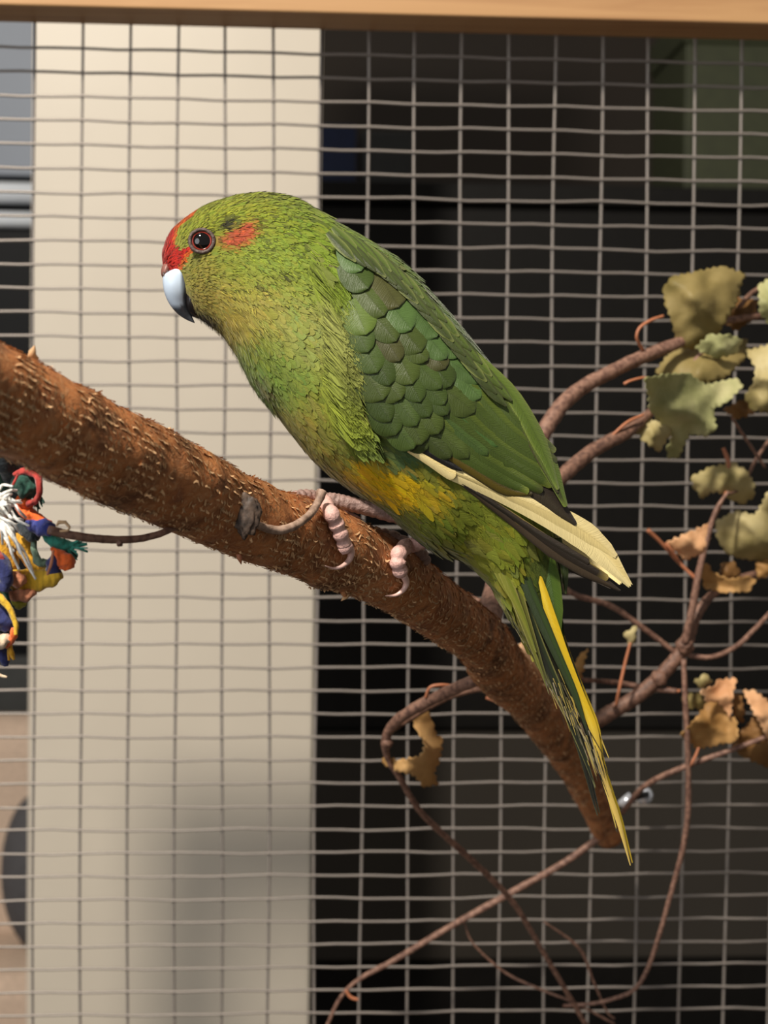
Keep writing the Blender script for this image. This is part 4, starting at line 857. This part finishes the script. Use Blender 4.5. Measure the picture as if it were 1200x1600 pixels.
mesh_obj('lower_beak', Vb, Fb, M['horn'], BIRD); tag(COL.objects[-1], 'short black lower beak')
Vb, Fb, Cb = loft([(253, 418, 272, 406, 16), (252, 425, 272, 414, 22), (253, 432, 270, 424, 24), (257, 437, 268, 432, 20)], 20, 24)
ce = mesh_obj('cere', Vb, Fb, M['cere'], BIRD); tag(ce, 'reddish brown cere')
for side in (1, -1):
    c = Lp(260, 428, 22); c.y *= side
    ring(c, 4.2, 1.7, M['lid'], 'nostril', ce, 0.8, side)
# ---- legs and feet
def limbw(x, y):                               # height of the branch surface under a pixel, in bird pixels towards the viewer
    return (DB-limb_front(x, y))/(U*100)
def onlimb(pts, h): return [(x, y, limbw(x, y)+h*r_, r_) for x, y, r_ in pts]
def limbpath(pts, n): return catmull(pts, n)
def btube(pts, n, seg, name, m, parent, scale_bumps=0, amp=0.0):
    R = catmull(pts, n); rad = [max(0.2, r[3]*(1+(amp*abs(math.sin(math.pi*scale_bumps*k/(n-1))) if scale_bumps else 0)))*U for k, r in enumerate(R)]
    Vt, Ft = tube([Lp(r[0], r[1], r[2]) for r in R], rad, seg); return mesh_obj(name, Vt, Ft, M[m] if isinstance(m, str) else m, parent)
leg = btube([(670, 806, 0, 18), (625, 804, 12, 14), (580, 795, 22, 11.5), (545, 787, 26, 11), (520, 782, 28, 11), (500, 780, 30, 10)], 60, 14, 'leg', 'tarsus', BIRD, 17, 0.13); tag(leg, 'grey scaly foot with pink toes')
def toe(pts, seg_n, m, parent, amp=0.34): return btube(pts, 44, 14, 'toe', m, parent, seg_n, amp)
def claw(pts, parent): return btube(pts, 26, 12, 'claw', 'claw', parent)
t1 = toe([(503, 778, 34, 9)] + onlimb([(516, 800, 9.5), (526, 820, 9.5), (534, 839, 9), (540, 856, 8.5)], 0.55), 5, 'toe', leg)
TW_ = limbw(540, 856)
btube([(532, 862, TW_+8, 6), (540, 856, TW_+9, 9.5), (550, 850, TW_+8, 5)], 14, 12, 'toe_pad', 'toe', leg)
claw(onlimb([(546, 854, 6.2), (549, 864, 5.4), (545, 876, 4.4), (534, 885, 3.2), (521, 888, 2.0), (508, 884, 0.7)], 1.3), leg)
toe([(505, 780, 34, 8), (490, 776, 48, 8), (474, 774, 64, 7.5), (458, 776, 78, 6.5)], 6, 'tarsus', leg)
toe([(530, 792, 24, 8), (538, 803, 18, 9), (546, 815, 12, 9)], 2, 'toe', leg)
claw([(548, 806, 16, 5.5), (560, 812, 16, 4.6), (564, 824, 16, 3.4), (559, 836, 18, 2.0), (551, 842, 22, 0.5)], leg)
leg2 = btube([(705, 815, -8, 20), (675, 836, -20, 15), (654, 848, -32, 12), (634, 855, -42, 11)], 40, 14, 'leg', 'toe', BIRD, 10, 0.12); tag(leg2, 'foot half hidden under the belly')
toe([(638, 850, -40, 9.5)] + onlimb([(624, 864, 10), (622, 882, 10), (628, 898, 9)], 0.5), 4, 'toe', leg2)
claw(onlimb([(630, 898, 6), (635, 910, 5.2), (630, 922, 4), (618, 930, 2.6), (602, 931, 0.7)], 1.3), leg2)
toe([(640, 852, -52, 8), (618, 840, -62, 8), (598, 834, -66, 7.5), (584, 830, -66, 6)], 4, 'tarsus', leg2)
toe([(648, 856, -60, 8), (660, 868, -72, 8), (668, 880, -80, 6)], 3, 'tarsus', leg2)
